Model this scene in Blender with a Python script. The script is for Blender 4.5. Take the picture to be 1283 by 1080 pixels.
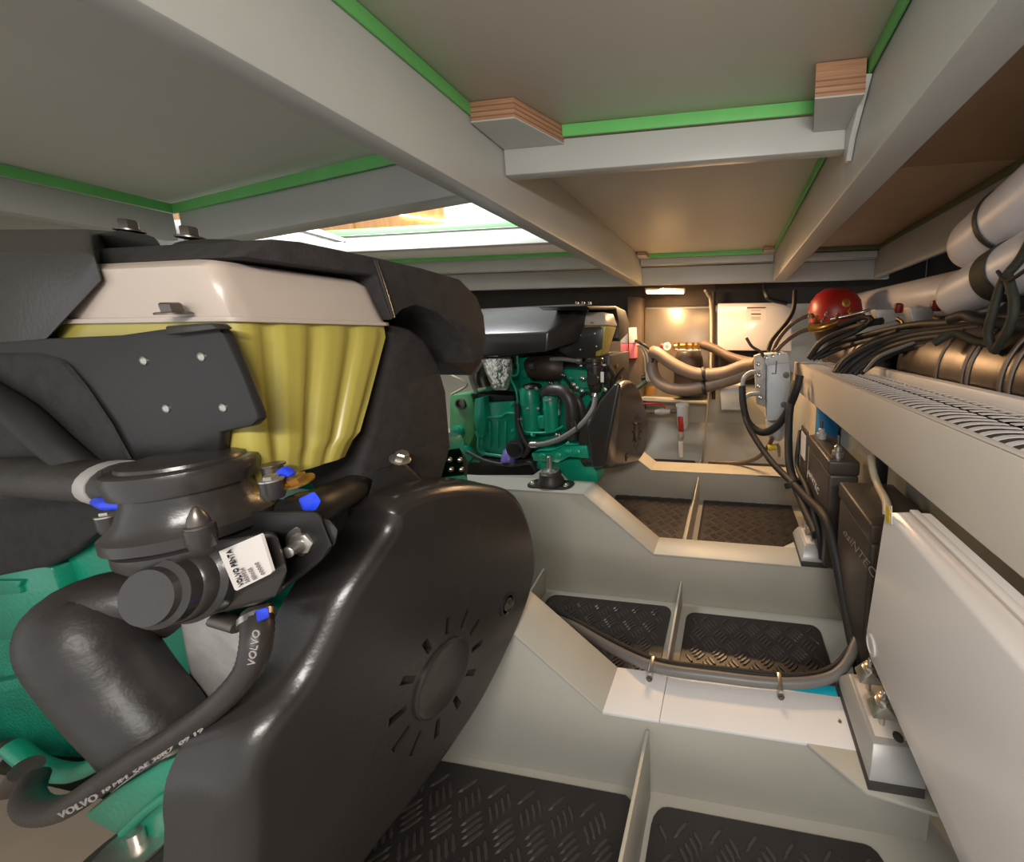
import bpy, bmesh, math, random
from mathutils import Vector, Matrix
random.seed(4)
for o in list(bpy.data.objects): bpy.data.objects.remove(o)
SC = bpy.context.scene
COL = SC.collection
PI = math.pi
# ------------------------------------------------------------------ camera
F, CX, CY = 425.0, 855.0, 480.0            # focal length and optical centre (pixels of a 1283x1080 frame): a shifted wide lens
EYE = Vector((0, 0, 1.0))
_y = Vector((60, -60, F)).normalized()
_x = -Vector((-3055, -40, F)).normalized()
_x = (_x - _y * _x.dot(_y)).normalized()
_z = _x.cross(_y)
if _z[1] > 0: _z = -_z
R = Matrix((_x, _y, _z))                   # camera (right, down, forward) -> world
cam_d = bpy.data.cameras.new('camera')
cam = bpy.data.objects.new('camera', cam_d); COL.objects.link(cam)
r_, u_, b_ = R @ Vector((1, 0, 0)), R @ Vector((0, -1, 0)), R @ Vector((0, 0, -1))
cam.matrix_world = Matrix(((r_[0], u_[0], b_[0], EYE[0]), (r_[1], u_[1], b_[1], EYE[1]), (r_[2], u_[2], b_[2], EYE[2]), (0, 0, 0, 1)))
cam_d.sensor_fit = 'HORIZONTAL'; cam_d.sensor_width = 36.0; cam_d.lens = F / 1283 * 36.0
cam_d.shift_x = (641.5 - CX) / 1283; cam_d.shift_y = (CY - 540) / 1283
cam_d.clip_start = 0.01
SC.camera = cam
# ------------------------------------------------------------------ world, lamps, exposure
w = bpy.data.worlds.new('world'); SC.world = w; w.use_nodes = True
bg = w.node_tree.nodes['Background']; bg.inputs[0].default_value = (0.965, 0.975, 0.98, 1); bg.inputs[1].default_value = 0.85
def area(name, loc, target, size, power, col, sy=None):
    d = bpy.data.lights.new(name, 'AREA'); d.energy = power; d.color = col; d.size = size
    if sy: d.shape = 'RECTANGLE'; d.size_y = sy
    o = bpy.data.objects.new(name, d); COL.objects.link(o); o.location = loc
    o.rotation_euler = (Vector(target) - Vector(loc)).to_track_quat('-Z', 'Y').to_euler()
    return o
area('lamp_front', (0.10, -0.40, 1.30), (-0.35, 0.7, 0.4), 0.5, 10.0, (1.0, 0.95, 0.89), 0.06)
area('lamp_hatch', (-1.7, 1.00, 2.2), (-1.4, 1.8, 1.4), 0.8, 60, (0.93, 0.98, 1.0), 0.6)
area('lamp_rear', (-0.48, 2.40, 1.325), (-0.30, 2.40, 0.1), 0.24, 16.0, (1.0, 0.64, 0.32), 0.03)
area('lamp_side', (-0.06, 2.22, 1.33), (-0.02, 1.95, 0.1), 0.4, 9.0, (1.0, 0.60, 0.29), 0.04)
SC.view_settings.view_transform = 'Standard'; SC.view_settings.look = 'None'
SC.view_settings.exposure = 0.22; SC.view_settings.gamma = 1.0; SC.view_settings.use_curve_mapping = False
# ------------------------------------------------------------------ helpers
def at(px, py, x=None, y=None, z=None):
    d = R @ Vector((px - CX, py - CY, F))
    t = (x - EYE[0]) / d[0] if x is not None else (y - EYE[1]) / d[1] if y is not None else (z - EYE[2]) / d[2]
    return EYE + d * t
def ats(pts, **k): return [at(p[0], p[1], **k) for p in pts]
def aty(pts): return [at(p[0], p[1], y=p[2]) for p in pts]
def atx(pts): return [at(p[0], p[1], x=p[2]) for p in pts]
def lin(c): 
    c = c / 255.0
    return c / 12.92 if c <= 0.04045 else ((c + 0.055) / 1.055) ** 2.4
MATS = {}
def mat(name, rgb, rough=0.5, metal=0.0, var=0.08, vscale=8.0, bump=0.0, bscale=60.0, emit=0.0, coat=0.0, sub=0.0, trans=0.0, alpha=1.0, spec=0.5, stretch=None):
    m = bpy.data.materials.new(name); m.use_nodes = True
    nt = m.node_tree; b = nt.nodes['Principled BSDF']
    c = tuple(lin(v) for v in rgb)
    tc = nt.nodes.new('ShaderNodeTexCoord')
    src = tc.outputs['Object']
    if stretch:
        mp = nt.nodes.new('ShaderNodeMapping'); mp.inputs['Scale'].default_value = stretch
        nt.links.new(src, mp.inputs[0]); src = mp.outputs[0]
    if var > 0:
        nz = nt.nodes.new('ShaderNodeTexNoise'); nz.inputs['Scale'].default_value = vscale; nz.inputs['Detail'].default_value = 4
        nt.links.new(src, nz.inputs['Vector'])
        cr = nt.nodes.new('ShaderNodeValToRGB')
        cr.color_ramp.elements[0].position = 0.3; cr.color_ramp.elements[1].position = 0.7
        cr.color_ramp.elements[0].color = tuple(v * (1 - var) for v in c) + (1,)
        cr.color_ramp.elements[1].color = tuple(min(1, v * (1 + var)) for v in c) + (1,)
        nt.links.new(nz.outputs['Fac'], cr.inputs[0]); nt.links.new(cr.outputs[0], b.inputs['Base Color'])
    else:
        b.inputs['Base Color'].default_value = c + (1,)
    b.inputs['Roughness'].default_value = rough; b.inputs['Metallic'].default_value = metal
    b.inputs['Specular IOR Level'].default_value = spec
    if coat: b.inputs['Coat Weight'].default_value = coat; b.inputs['Coat Roughness'].default_value = 0.15
    if sub: b.inputs['Subsurface Weight'].default_value = sub; b.inputs['Subsurface Radius'].default_value = (0.05, 0.05, 0.03); b.inputs['Subsurface Scale'].default_value = 0.4
    if trans: b.inputs['Transmission Weight'].default_value = trans
    if alpha < 1: b.inputs['Alpha'].default_value = alpha
    if emit: b.inputs['Emission Color'].default_value = c + (1,); b.inputs['Emission Strength'].default_value = emit
    if bump:
        n2 = nt.nodes.new('ShaderNodeTexNoise'); n2.inputs['Scale'].default_value = bscale; n2.inputs['Detail'].default_value = 3
        nt.links.new(src, n2.inputs['Vector'])
        bp = nt.nodes.new('ShaderNodeBump'); bp.inputs['Strength'].default_value = bump; bp.inputs['Distance'].default_value = 0.01
        nt.links.new(n2.outputs['Fac'], bp.inputs['Height']); nt.links.new(bp.outputs[0], b.inputs['Normal'])
    MATS[name] = m
    return m
bilge = mat('bilge_paint', (160, 138, 124), 0.5, var=.05)
paint = mat('grey_paint', (182, 178, 167), 0.42, var=0.05, vscale=3, bump=0.03, bscale=30)
beam_m = mat('beam_paint', (184, 183, 177), 0.38, var=0.05, vscale=4, bump=0.04, bscale=25)
panel_m = mat('ceiling_laminate', (198, 192, 180), 0.45, var=0.04, vscale=2)
white_m = mat('white_plate', (236, 232, 230), 0.4, var=0.02)
gloss_white = mat('gloss_white_plastic', (212, 208, 206), 0.18, var=0.02, vscale=3)
green_tape = mat('green_seal', (110, 190, 105), 0.5, var=0.06)
ply_m = mat('plywood', (168, 124, 94), 0.6, var=0.22, vscale=6, stretch=(2, 2, 60))
black_pl = mat('black_plastic', (48, 44, 42), 0.27, var=0.12, vscale=5, bump=0.03, bscale=220)
black_dk = mat('dark_black_plastic', (32, 30, 30), 0.45, var=0.15, bump=0.03, bscale=150)
rubber = mat('black_rubber', (50, 45, 43), 0.42, var=0.25, vscale=25, bump=0.08, bscale=90)
cable_m = mat('black_cable', (30, 28, 27), 0.6, var=0.1)
fibre = mat('fibrous_cover', (38, 34, 33), 0.8, var=0.3, vscale=60, bump=0.15, bscale=300)
green_m = mat('engine_green', (14, 140, 110), 0.33, var=0.14, vscale=9, bump=0.1, bscale=120, coat=0.2)
green2 = mat('engine_green_rough', (14, 136, 108), 0.45, var=0.2, vscale=20, bump=0.35, bscale=180)
tank_top = mat('milky_tank', (178, 164, 152), 0.32, var=0.05, vscale=6, sub=0.3)
tank_low = mat('yellow_coolant_tank', (170, 157, 76), 0.3, var=0.08, vscale=5, sub=0.3)
steel = mat('steel', (196, 190, 182), 0.28, 0.9, var=0.1, vscale=30)
dark_steel = mat('dark_steel', (110, 104, 98), 0.35, 0.85, var=0.15, vscale=30)
brass = mat('brass', (196, 150, 80), 0.3, 0.9, var=0.15, vscale=30)
cast_al = mat('cast_aluminium', (176, 172, 168), 0.5, 0.3, var=0.15, vscale=30, bump=0.1)
grey_al = mat('grey_mount', (168, 166, 164), 0.38, 0.2, var=0.06)
dark_rub = mat('dark_rubber_base', (62, 58, 56), 0.6, var=0.1)
blue_m = mat('blue_clip', (28, 62, 214), 0.35, var=0.05)
label_m = mat('paper_label', (214, 206, 200), 0.4, var=0.03)
ink = mat('black_ink', (30, 28, 28), 0.6, var=0)
greyink = mat('grey_ink', (134, 124, 120), 0.6, var=0)
whiteink = mat('white_ink', (214, 208, 202), 0.6, var=0)
red_m = mat('red_plastic', (150, 24, 20), 0.4, var=0.12)
darkred = mat('dark_red', (120, 22, 18), 0.4, var=0.1)
mat_m = mat('mat_rubber', (50, 45, 44), 0.38, var=0.15, vscale=14)
tread_m = mat('tread_rubber', (70, 63, 60), 0.3, var=0.1)
tan_hose = mat('tan_hose', (120, 100, 84), 0.5, var=0.08, vscale=12)
brown_hose = mat('brown_hose', (92, 74, 62), 0.5, var=0.1)
ss_m = mat('stainless', (104, 98, 94), 0.36, 1.0, var=0.12, vscale=5, stretch=(1, 6, 1))
filt_m = mat('filter_grey', (196, 200, 204), 0.35, var=0.05)
yellow_m = mat('yellow_plastic', (224, 190, 30), 0.4, var=0.05)
fender_m = mat('fender_white', (206, 204, 210), 0.4, var=0.05)
wood_m = mat('cabin_wood', (214, 158, 100), 0.4, var=0.15, vscale=3, stretch=(8, 8, 0.6))
teal_m = mat('teal_tape', (20, 176, 200), 0.5, var=0.05)
foil_m = mat('heat_shield_foil', (222, 220, 210), 0.22, 0.9, var=0.06, vscale=15, bump=1.0, bscale=22)
brown_m = mat('turbo_brown', (58, 46, 40), 0.5, 0.2, var=0.2)
shade_m = mat('unlit_dark', (48, 44, 42), 0.8, var=0.2)  # dark tone stands in for lack of light on hull and back wall
pink_m = mat('pink_plastic', (226, 120, 130), 0.4, var=0.05)
orange_m = mat('orange_plastic', (214, 130, 40), 0.4, var=0.1)
purple_m = mat('purple_filter', (110, 96, 170), 0.35, var=0.1)
led_m = mat('led_warm', (255, 214, 150), 0.4, var=0, emit=14.0)
cloth_strap = mat('olive_strap', (40, 40, 31), 0.7, var=0.3, vscale=40, bump=0.2, bscale=200)
rail_m = mat('white_rail', (222, 218, 216), 0.35, var=0.03)
slatgap = mat('tray_grey', (118, 113, 107), 0.5, var=0.08)
fascia_m = mat('shelf_grey', (206, 198, 188), 0.42, var=0.04, vscale=3)
boxblk = mat('box_black', (66, 58, 52), 0.4, var=0.1, vscale=6, bump=0.04, bscale=200)
bluebox = mat('blue_box', (40, 130, 190), 0.4, var=0.05)
ivory = mat('ivory_conduit', (198, 186, 160), 0.45, var=0.05)
grey_hose = mat('grey_hose', (112, 108, 105), 0.4, var=0.06)
yelgreen = mat('yellow_green_paint', (84, 146, 96), 0.4, var=0.15, vscale=12)

WL = {}
def wloc(o): return WL.get(o.name, Vector((0, 0, 0)))
def new_obj(name, me, parent=None, loc=(0, 0, 0)):
    o = bpy.data.objects.new(name, me); COL.objects.link(o)
    loc = Vector(loc)
    if parent is not None:
        o.parent = parent; o.location = loc - wloc(parent)
    else: o.location = loc
    WL[o.name] = loc
    return o
def obj(name, bm, m, parent=None, smooth=True, ang=38, label=None, recalc=True):
    if recalc: bmesh.ops.recalc_face_normals(bm, faces=bm.faces[:])
    xs = [v.co.x for v in bm.verts]; ys = [v.co.y for v in bm.verts]; zs = [v.co.z for v in bm.verts]
    org = Vector(((min(xs) + max(xs)) / 2, (min(ys) + max(ys)) / 2, min(zs)))
    bmesh.ops.translate(bm, verts=bm.verts[:], vec=-org)
    me = bpy.data.meshes.new(name); bm.to_mesh(me); bm.free()
    me.materials.append(m)
    if smooth:
        for p in me.polygons: p.use_smooth = True
        me.set_sharp_from_angle(angle=math.radians(ang))
    o = new_obj(name, me, parent, org)
    if label: o['label'] = label
    return o
def thing(name, label, cat, loc=(0, 0, 0), group=None):
    o = new_obj(name, None, None, loc); o.empty_display_size = 0.05
    return tag(o, label, cat, group)
def tag(o, label, cat, group=None):
    o['label'] = label; o['category'] = cat
    if group: o['group'] = group
    return o
def struct(o): o['kind'] = 'structure'; return o
def BM(): return bmesh.new()
def bev(bm, w_, seg=2, ang=25):
    es = [e for e in bm.edges if len(e.link_faces) == 2 and e.calc_face_angle(0) > math.radians(ang)]
    if w_ > 0 and es: bmesh.ops.bevel(bm, geom=es, offset=w_, segments=seg, profile=0.5, affect='EDGES', clamp_overlap=True)
    return bm
def merge(bm, b2):
    me = bpy.data.meshes.new('t'); b2.to_mesh(me); b2.free(); bm.from_mesh(me); bpy.data.meshes.remove(me); return bm
def box(bm, lo, hi, w_=0, seg=2):
    b = BM(); c = [(lo[i] + hi[i]) / 2 for i in range(3)]; s = [abs(hi[i] - lo[i]) for i in range(3)]
    bmesh.ops.create_cube(b, size=1.0, matrix=Matrix.Translation(c) @ Matrix.Diagonal((s[0], s[1], s[2], 1)))
    bmesh.ops.recalc_face_normals(b, faces=b.faces[:])
    return merge(bm, bev(b, w_, seg))
def prism(bm, pts, vec, w_=0, seg=2):
    b = BM(); vec = Vector(vec)
    a = [b.verts.new(p) for p in pts]; c = [b.verts.new(Vector(p) + vec) for p in pts]
    n = len(a); b.faces.new(a); b.faces.new(c[::-1])
    for i in range(n): b.faces.new((a[i], c[i], c[(i + 1) % n], a[(i + 1) % n]))
    bmesh.ops.recalc_face_normals(b, faces=b.faces[:])
    return merge(bm, bev(b, w_, seg))
def hull(bm, pts, w_=0, seg=2):
    b = BM(); vs = [b.verts.new(p) for p in pts]
    r = bmesh.ops.convex_hull(b, input=vs)
    bad = [v for v in b.verts if not v.link_faces]
    for v in bad: b.verts.remove(v)
    bmesh.ops.dissolve_limit(b, angle_limit=0.03, verts=b.verts[:], edges=b.edges[:])
    bmesh.ops.recalc_face_normals(b, faces=b.faces[:])
    return merge(bm, bev(b, w_, seg))
def cat(pts, rs, n=6):
    P = [Vector(p) for p in pts]; out = []; ro = []
    if len(P) < 3:
        return P, rs
    for i in range(len(P) - 1):
        p0 = P[i - 1] if i else P[0] * 2 - P[1]; p1 = P[i]; p2 = P[i + 1]; p3 = P[i + 2] if i + 2 < len(P) else P[-1] * 2 - P[-2]
        for k in range(n):
            t = k / n
            out.append(0.5 * ((2 * p1) + (p2 - p0) * t + (2 * p0 - 5 * p1 + 4 * p2 - p3) * t * t + (3 * p1 - p0 - 3 * p2 + p3) * t ** 3))
            ro.append(rs[i] * (1 - t) + rs[i + 1] * t)
    out.append(P[-1]); ro.append(rs[-1]); return out, ro
def tube(bm, pts, r, seg=14, n=6, smooth=True, cap=True, ridge=0):
    rs = [r] * len(pts) if not isinstance(r, (list, tuple)) else list(r)
    P, rs = cat(pts, rs, n) if smooth else ([Vector(p) for p in pts], rs)
    prev = None; rings = []
    for i, p in enumerate(P):
        t = (P[min(i + 1, len(P) - 1)] - P[max(i - 1, 0)]).normalized()
        if prev is None:
            a = Vector((0, 0, 1)) if abs(t.z) < 0.9 else Vector((1, 0, 0))
            u = t.cross(a).normalized()
        else: u = (prev - t * prev.dot(t)).normalized()
        prev = u; v = t.cross(u)
        rr = rs[i] * (1 + (ridge if i % 2 else -ridge))
        rings.append([bm.verts.new(p + (u * math.cos(q) + v * math.sin(q)) * rr) for q in [2 * PI * k / seg for k in range(seg)]])
    for a, b in zip(rings, rings[1:]):
        for k in range(seg): bm.faces.new((a[k], a[(k + 1) % seg], b[(k + 1) % seg], b[k]))
    if cap: bm.faces.new(rings[0][::-1]); bm.faces.new(rings[-1])
    return bm
def lathe(bm, prof, c, axis=(0, 0, 1), seg=28, cap=True):
    ax = Vector(axis).normalized(); c = Vector(c)
    a = Vector((0, 0, 1)) if abs(ax.z) < 0.9 else Vector((1, 0, 0))
    u = ax.cross(a).normalized(); v = ax.cross(u); rings = []
    for r, h in prof:
        rings.append([bm.verts.new(c + ax * h + (u * math.cos(q) + v * math.sin(q)) * max(r, 1e-5)) for q in [2 * PI * k / seg for k in range(seg)]])
    for A, B in zip(rings, rings[1:]):
        for k in range(seg): bm.faces.new((A[k], A[(k + 1) % seg], B[(k + 1) % seg], B[k]))
    if cap: bm.faces.new(rings[0][::-1]); bm.faces.new(rings[-1])
    return bm
def loft(bm, rings, cap=True):
    V = [[bm.verts.new(p) for p in r] for r in rings]; n = len(V[0])
    for A, B in zip(V, V[1:]):
        for k in range(n): bm.faces.new((A[k], A[(k + 1) % n], B[(k + 1) % n], B[k]))
    if cap: bm.faces.new(V[0][::-1]); bm.faces.new(V[-1])
    return bm
def bolt(bm, c, axis, r, h=None, washer=True):
    h = h or r * 0.9; ax = Vector(axis).normalized(); c = Vector(c)
    if washer: lathe(bm, [(r * 1.5, 0), (r * 1.5, r * 0.25), (r * 1.3, r * 0.35)], c, ax, 16)
    lathe(bm, [(r, r * 0.2), (r, h), (r * 0.8, h * 1.15)], c, ax, 6)
    return bm
def chaikin(P, it=1):
    for _ in range(it):
        Q = []
        for i in range(len(P)):
            a, b = Vector(P[i]), Vector(P[(i + 1) % len(P)])
            Q += [a * .75 + b * .25, a * .25 + b * .75]
        P = Q
    return P
def inset2(P, d):
    n = len(P); A = sum(P[i][0] * P[(i + 1) % n][1] - P[(i + 1) % n][0] * P[i][1] for i in range(n)); s = 1 if A > 0 else -1
    out = []
    for i in range(n):
        a, b, c = P[i - 1], P[i], P[(i + 1) % n]
        t = (c - a).normalized(); nn = Vector((-t[1], t[0])) * s
        out.append(b + nn * d)
    return out
def rrect(x0, x1, y0, y1, r, n=4):
    out = []
    for cx, cy, a in ((x1 - r, y1 - r, 0), (x0 + r, y1 - r, 90), (x0 + r, y0 + r, 180), (x1 - r, y0 + r, 270)):
        for k in range(n + 1):
            q = math.radians(a + 90 * k / n); out.append(Vector((cx + r * math.cos(q), cy + r * math.sin(q))))
    return out
def boolean_cut(o, cutter):
    md = o.modifiers.new('cut', 'BOOLEAN'); md.operation = 'DIFFERENCE'; md.solver = 'EXACT'; md.object = cutter
    dg = bpy.context.evaluated_depsgraph_get(); dg.update()
    me = bpy.data.meshes.new_from_object(o.evaluated_get(dg)); o.modifiers.clear(); o.data = me
    bpy.data.objects.remove(cutter)
def lettering(s, p0, p1, p2, m, parent=None, thick=0.0004, name='lettering'):
    """flat print: baseline runs p0 -> p1, p2 is the top of the first letter"""
    cu = bpy.data.curves.new('t', 'FONT'); cu.body = s; cu.extrude = 0.02; cu.resolution_u = 2
    o = bpy.data.objects.new('t', cu); COL.objects.link(o)
    dg = bpy.context.evaluated_depsgraph_get(); dg.update()
    me = bpy.data.meshes.new_from_object(o.evaluated_get(dg)); bpy.data.objects.remove(o)
    xs = [v.co.x for v in me.vertices]; ys = [v.co.y for v in me.vertices]
    sx = max(xs) - min(xs); x0 = min(xs); sy = max(ys)
    p0, p1, p2 = Vector(p0), Vector(p1), Vector(p2); X = p1 - p0; Y = p2 - p0; N = X.cross(Y).normalized()
    if N.dot(EYE - p0) < 0: N = -N
    for v in me.vertices:
        x, y, z = v.co; v.co = p0 + X * ((x - x0) / sx) + Y * (y / sy) + N * (thick * (1 if z > 0 else -1))
    bm = BM(); bm.from_mesh(me); bpy.data.meshes.remove(me)
    return obj(name, bm, m, parent, smooth=False)
# ------------------------------------------------------------------ the setting
def plane_slab(name, lo, hi, m, parent=None, w_=0): return obj(name, box(BM(), lo, hi, w_), m, parent)
floor = struct(plane_slab('floor', (-3.2, -1.0, -0.03), (0.48, 2.8, 0.0), paint))
bw = struct(plane_slab('wall_back', (-3.2, 2.8, -0.03), (1.45, 2.83, 1.6), paint))
obj('shade_panel', box(BM(), (-3.0, 2.77, 0.95), (-0.70, 2.799, 1.58), .005), shade_m, bw)  # dark sheet added where the upper back wall is only unlit
obj('shade_panel', box(BM(), (-0.698, 2.78, 1.235), (-0.122, 2.799, 1.58), .003), mat('shade_brown', (84, 70, 56), .7, var=.15), bw)  # another added sheet, with the shade put into its brown
obj('shade_panel', box(BM(), (-0.15, 2.785, 0.60), (0.30, 2.799, 0.90), .003), shade_m, bw)  # dark sheet standing in for the shaded recess under the cabinet
obj('shade_panel', box(BM(), (-0.12, 2.77, 1.24), (1.4, 2.799, 1.58), .005), shade_m, bw)
struct(plane_slab('wall_left', (-3.23, -1.0, -0.03), (-3.2, 2.83, 1.6), paint))
struct(plane_slab('wall_right', (0.48, -0.6, -0.03), (0.50, 2.8, 0.70), paint))
struct(plane_slab('wall_hull', (1.42, -1.0, 0.3), (1.45, 2.8, 1.62), shade_m))
def rib(x, y0, y1, h0, h1, t=.007):
    obj('rib', prism(BM(), [(x - t / 2, y0, 0), (x - t / 2, y1, 0), (x - t / 2, y1, h1), (x - t / 2, y0, h0)], (t, 0, 0), .001), paint, floor)
rib(-.163, -.3, .593, .165, .172); rib(-.168, .695, 1.128, .06, .10); rib(-.178, 1.24, 1.938, .14, .158)
rib(-.20, 2.09, 2.79, .10, .15)
obj('rib', prism(BM(), [(-.715, .72, 0), (-.715, 1.128, 0), (-.715, 1.128, .1), (-.715, .95, .06)], (.007, 0, 0), .001), paint, floor)
# rubber mats with raised five-bar tread
def rubber_mat(label, x0, x1, y0, y1, cell=.050, tread=True, poly=None):
    t = thing('rubber_mat', label, 'mat', ((x0 + x1) / 2, (y0 + y1) / 2, 0), 'rubber mats between the bearers')
    P = [(p[0], p[1], .0005) for p in (poly or rrect(x0, x1, y0, y1, .03))]
    obj('sheet', prism(BM(), P, (0, 0, .005), .001, 1), mat_m, t)
    if tread:
        b = BM(); c45 = math.sqrt(.5); n = int(1.5 / cell)
        for i in range(-n, n):
            for j in range(-n, n):
                u0, v0 = i * cell, j * cell
                for k in range(4):
                    o_ = (k - 1.5) * cell * .235; L = cell * .40; W = cell * .075
                    pts = []
                    for (a, s) in ((-L, 0), (-L * .6, -W), (L * .6, -W), (L, 0), (L * .6, W), (-L * .6, W)):
                        uu, vv = (u0 + a, v0 + o_ + s) if (i + j) % 2 else (u0 + o_ + s, v0 + a)
                        pts.append(((x0 + x1) / 2 + (uu - vv) * c45, (y0 + y1) / 2 + (uu + vv) * c45))
                    if all(x0 + .012 < p[0] < x1 - .012 and y0 + .012 < p[1] < y1 - .012 and not (poly and p[0] < -.545 and p[1] < .325) for p in pts):
                        lo = [b.verts.new((p[0], p[1], .0054)) for p in pts]
                        cx = sum(p[0] for p in pts) / 6; cy = sum(p[1] for p in pts) / 6
                        hi = [b.verts.new((cx + (p[0] - cx) * .7, cy + (p[1] - cy) * .7, .0088)) for p in pts]
                        b.faces.new(hi)
                        for q in range(6): b.faces.new((lo[q], lo[(q + 1) % 6], hi[(q + 1) % 6], hi[q]))
        o = obj('tread', b, tread_m, t, smooth=False); o['kind'] = 'stuff'
    return t
rubber_mat('black checker-tread rubber mat in the nearest bay beside the big black belt cover', -.76, -.188, .05, .586,
           poly=[(-.188, .05), (-.188, .56), (-.196, .578), (-.214, .586), (-.76, .586), (-.76, .315), (-.555, .315), (-.555, .05)])
rubber_mat('black checker-tread rubber mat in the nearest bay under the white tank', -.148, .305, .05, .58)
rubber_mat('black rubber mat in the second bay, behind the sloped bearer end and grey cable', -.68, -.20, .715, 1.113)
rubber_mat('black rubber mat in the second bay, right of the rib, behind the white plate', -.143, .316, .715, 1.098)
rubber_mat('warm-lit brown-black mat left of the rib in the third bay', -.70, -.222, 1.26, 1.99)
rubber_mat('dark mat right of the rib in the third bay, before the far black box', -.148, .37, 1.26, 1.97)
rubber_mat('narrow dark mat left of the rib in the farthest bay', -.62, -.26, 2.13, 2.6, tread=False)
rubber_mat('narrow dark mat right of the rib in the farthest bay, below the filter', -.16, .44, 2.13, 2.6, tread=False)
# engine bearers
def bearer(label, y0, y1, zl, xr, xs, zh, xh, flange=paint, split=None, extra=None):
    t = thing('engine_bearer', label, 'bearer', (-.2, (y0 + y1) / 2, 0), 'engine bearers')
    P = [(-2.6, 0), (xr, 0), (xr, zl - .008), (xs, zl - .008), (xh, zh - .008), (-2.6, zh - .008)]
    obj('web', prism(BM(), [(p[0], y0 + .008, p[1]) for p in P], (0, y1 - y0 - .016, 0), .002), paint, t)
    def fl(xa, za, xb, zb, m, ya=y0, yb=y1):
        obj('flange', prism(BM(), [(xa, ya, za), (xb, ya, zb), (xb, ya, zb - .008), (xa, ya, za - .008)], (0, yb - ya, 0), .0012), m, t)
    if split:
        fl(xs, zl, split - .0006, zl, flange); fl(split + .0006, zl, xr, zl, flange)
    else: fl(xs, zl, xr, zl, flange)
    fl(xh, zh, xs, zl, paint); fl(-2.6, zh, xh, zh, paint)
    if extra: obj('gusset', prism(BM(), [(p[0], p[1], zl - .008) for p in extra], (0, 0, .0075), .001), paint, t)
    return t
b0 = bearer('nearest brownish bearer under the near engine at the lower left corner', .05, .30, .1, -.62, -.625, .30, -.64)
for ch in b0.children: ch.data.materials[0] = bilge
A_ = bearer('near grey bearer with bright white top plate carrying the near aluminium mount', .594, .694, .2, .40, -.262, .42, -.52, white_m, -.137,
       [(.16, .594), (.249, .533), (.47, .505), (.47, .594)])
obj('screw', lathe(BM(), [(.004, 0), (.004, .0015), (.002, .002)], at(1052, 904, z=.2), (0, 0, 1), 12), steel, A_)
bearer('middle grey bearer with sloped step carrying the far engine foot', 1.13, 1.236, .2, .47, -.272, .42, -.535, paint, None, [(.21, 1.236), (.29, 1.30), (.47, 1.30), (.47, 1.236)])
bearer('far cream-lit low bearer across the back of the engine room', 1.94, 2.085, .185, .47, -.47, .36, -.70, paint, None, [(.17, 1.94), (.215, 1.985), (.26, 2.02), (.3, 1.94)])
# ceiling
ceil = struct(new_obj('ceiling', None, None, (0, 0, 1.545)))
def cpanel(x0, x1, y0, y1, z=1.545, m=panel_m): return obj('ceiling_panel', box(BM(), (x0, y0, z), (x1, y1, z + .02), .001), m, ceil)
cpanel(-.66, .30, -1.0, .96); cpanel(-.66, .30, .965, 2.42)
shade_lam = mat('shaded_laminate', (162, 136, 108), .5, var=.05)  # ceiling laminate again, with the right side's shade put into its colour
cpanel(.305, .92, -1.0, 1.298, m=shade_lam); cpanel(.305, .92, 1.304, 2.6, m=shade_lam); cpanel(.925, 1.45, -1.0, 2.6)
cpanel(-.66, 1.45, 2.45, 2.82)
obj('ceiling_panel', prism(BM(), [(-.665, -1, 1.545), (-.665, .96, 1.545), (-3.2, 1.39, 1.545), (-3.2, -1, 1.545)], (0, 0, .02)), panel_m, ceil)
cpanel(-3.2, -.665, 1.66, 2.42, m=white_m); cpanel(-3.2, -.66, 2.43, 2.82)
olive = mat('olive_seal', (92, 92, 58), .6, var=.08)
def strip(a, b, h=.028, t=.006, n=(0, -1, 0), m=None):
    a, b = Vector(a), Vector(b); nn = Vector(n) * t
    obj('seal_strip', prism(BM(), [a, b, b + Vector((0, 0, h)), a + Vector((0, 0, h))], nn, .001), m or green_tape, ceil)
strip((-.44, .918, 1.516), (.19, .918, 1.516))
strip((-.616, -.9, 1.516), (-.616, .80, 1.516), n=(1, 0, 0)); strip((.272, -.9, 1.516), (.272, .84, 1.516), n=(-1, 0, 0))
strip((.272, .99, 1.516), (.272, 2.25, 1.516), n=(-1, 0, 0)); strip((-.55, 2.33, 1.517), (.2, 2.33, 1.517))
strip((.902, .3, 1.516), (.902, 2.35, 1.516), n=(-1, 0, 0), m=olive); strip((.36, 2.33, 1.517), (.9, 2.33, 1.517), m=olive)
strip((-.70, .905, 1.505), (-2.25, 1.165, 1.505), h=.036, n=(0, -1, 0)); strip((-2.25, 1.165, 1.505), (-2.25, -.5, 1.505), h=.036, n=(1, 0, 0))
strip((-.70, 1.563, 1.515), (-2.6, 1.563, 1.515)); strip((-.70, 2.19, 1.52), (-2.6, 2.19, 1.52), h=.025)
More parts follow.
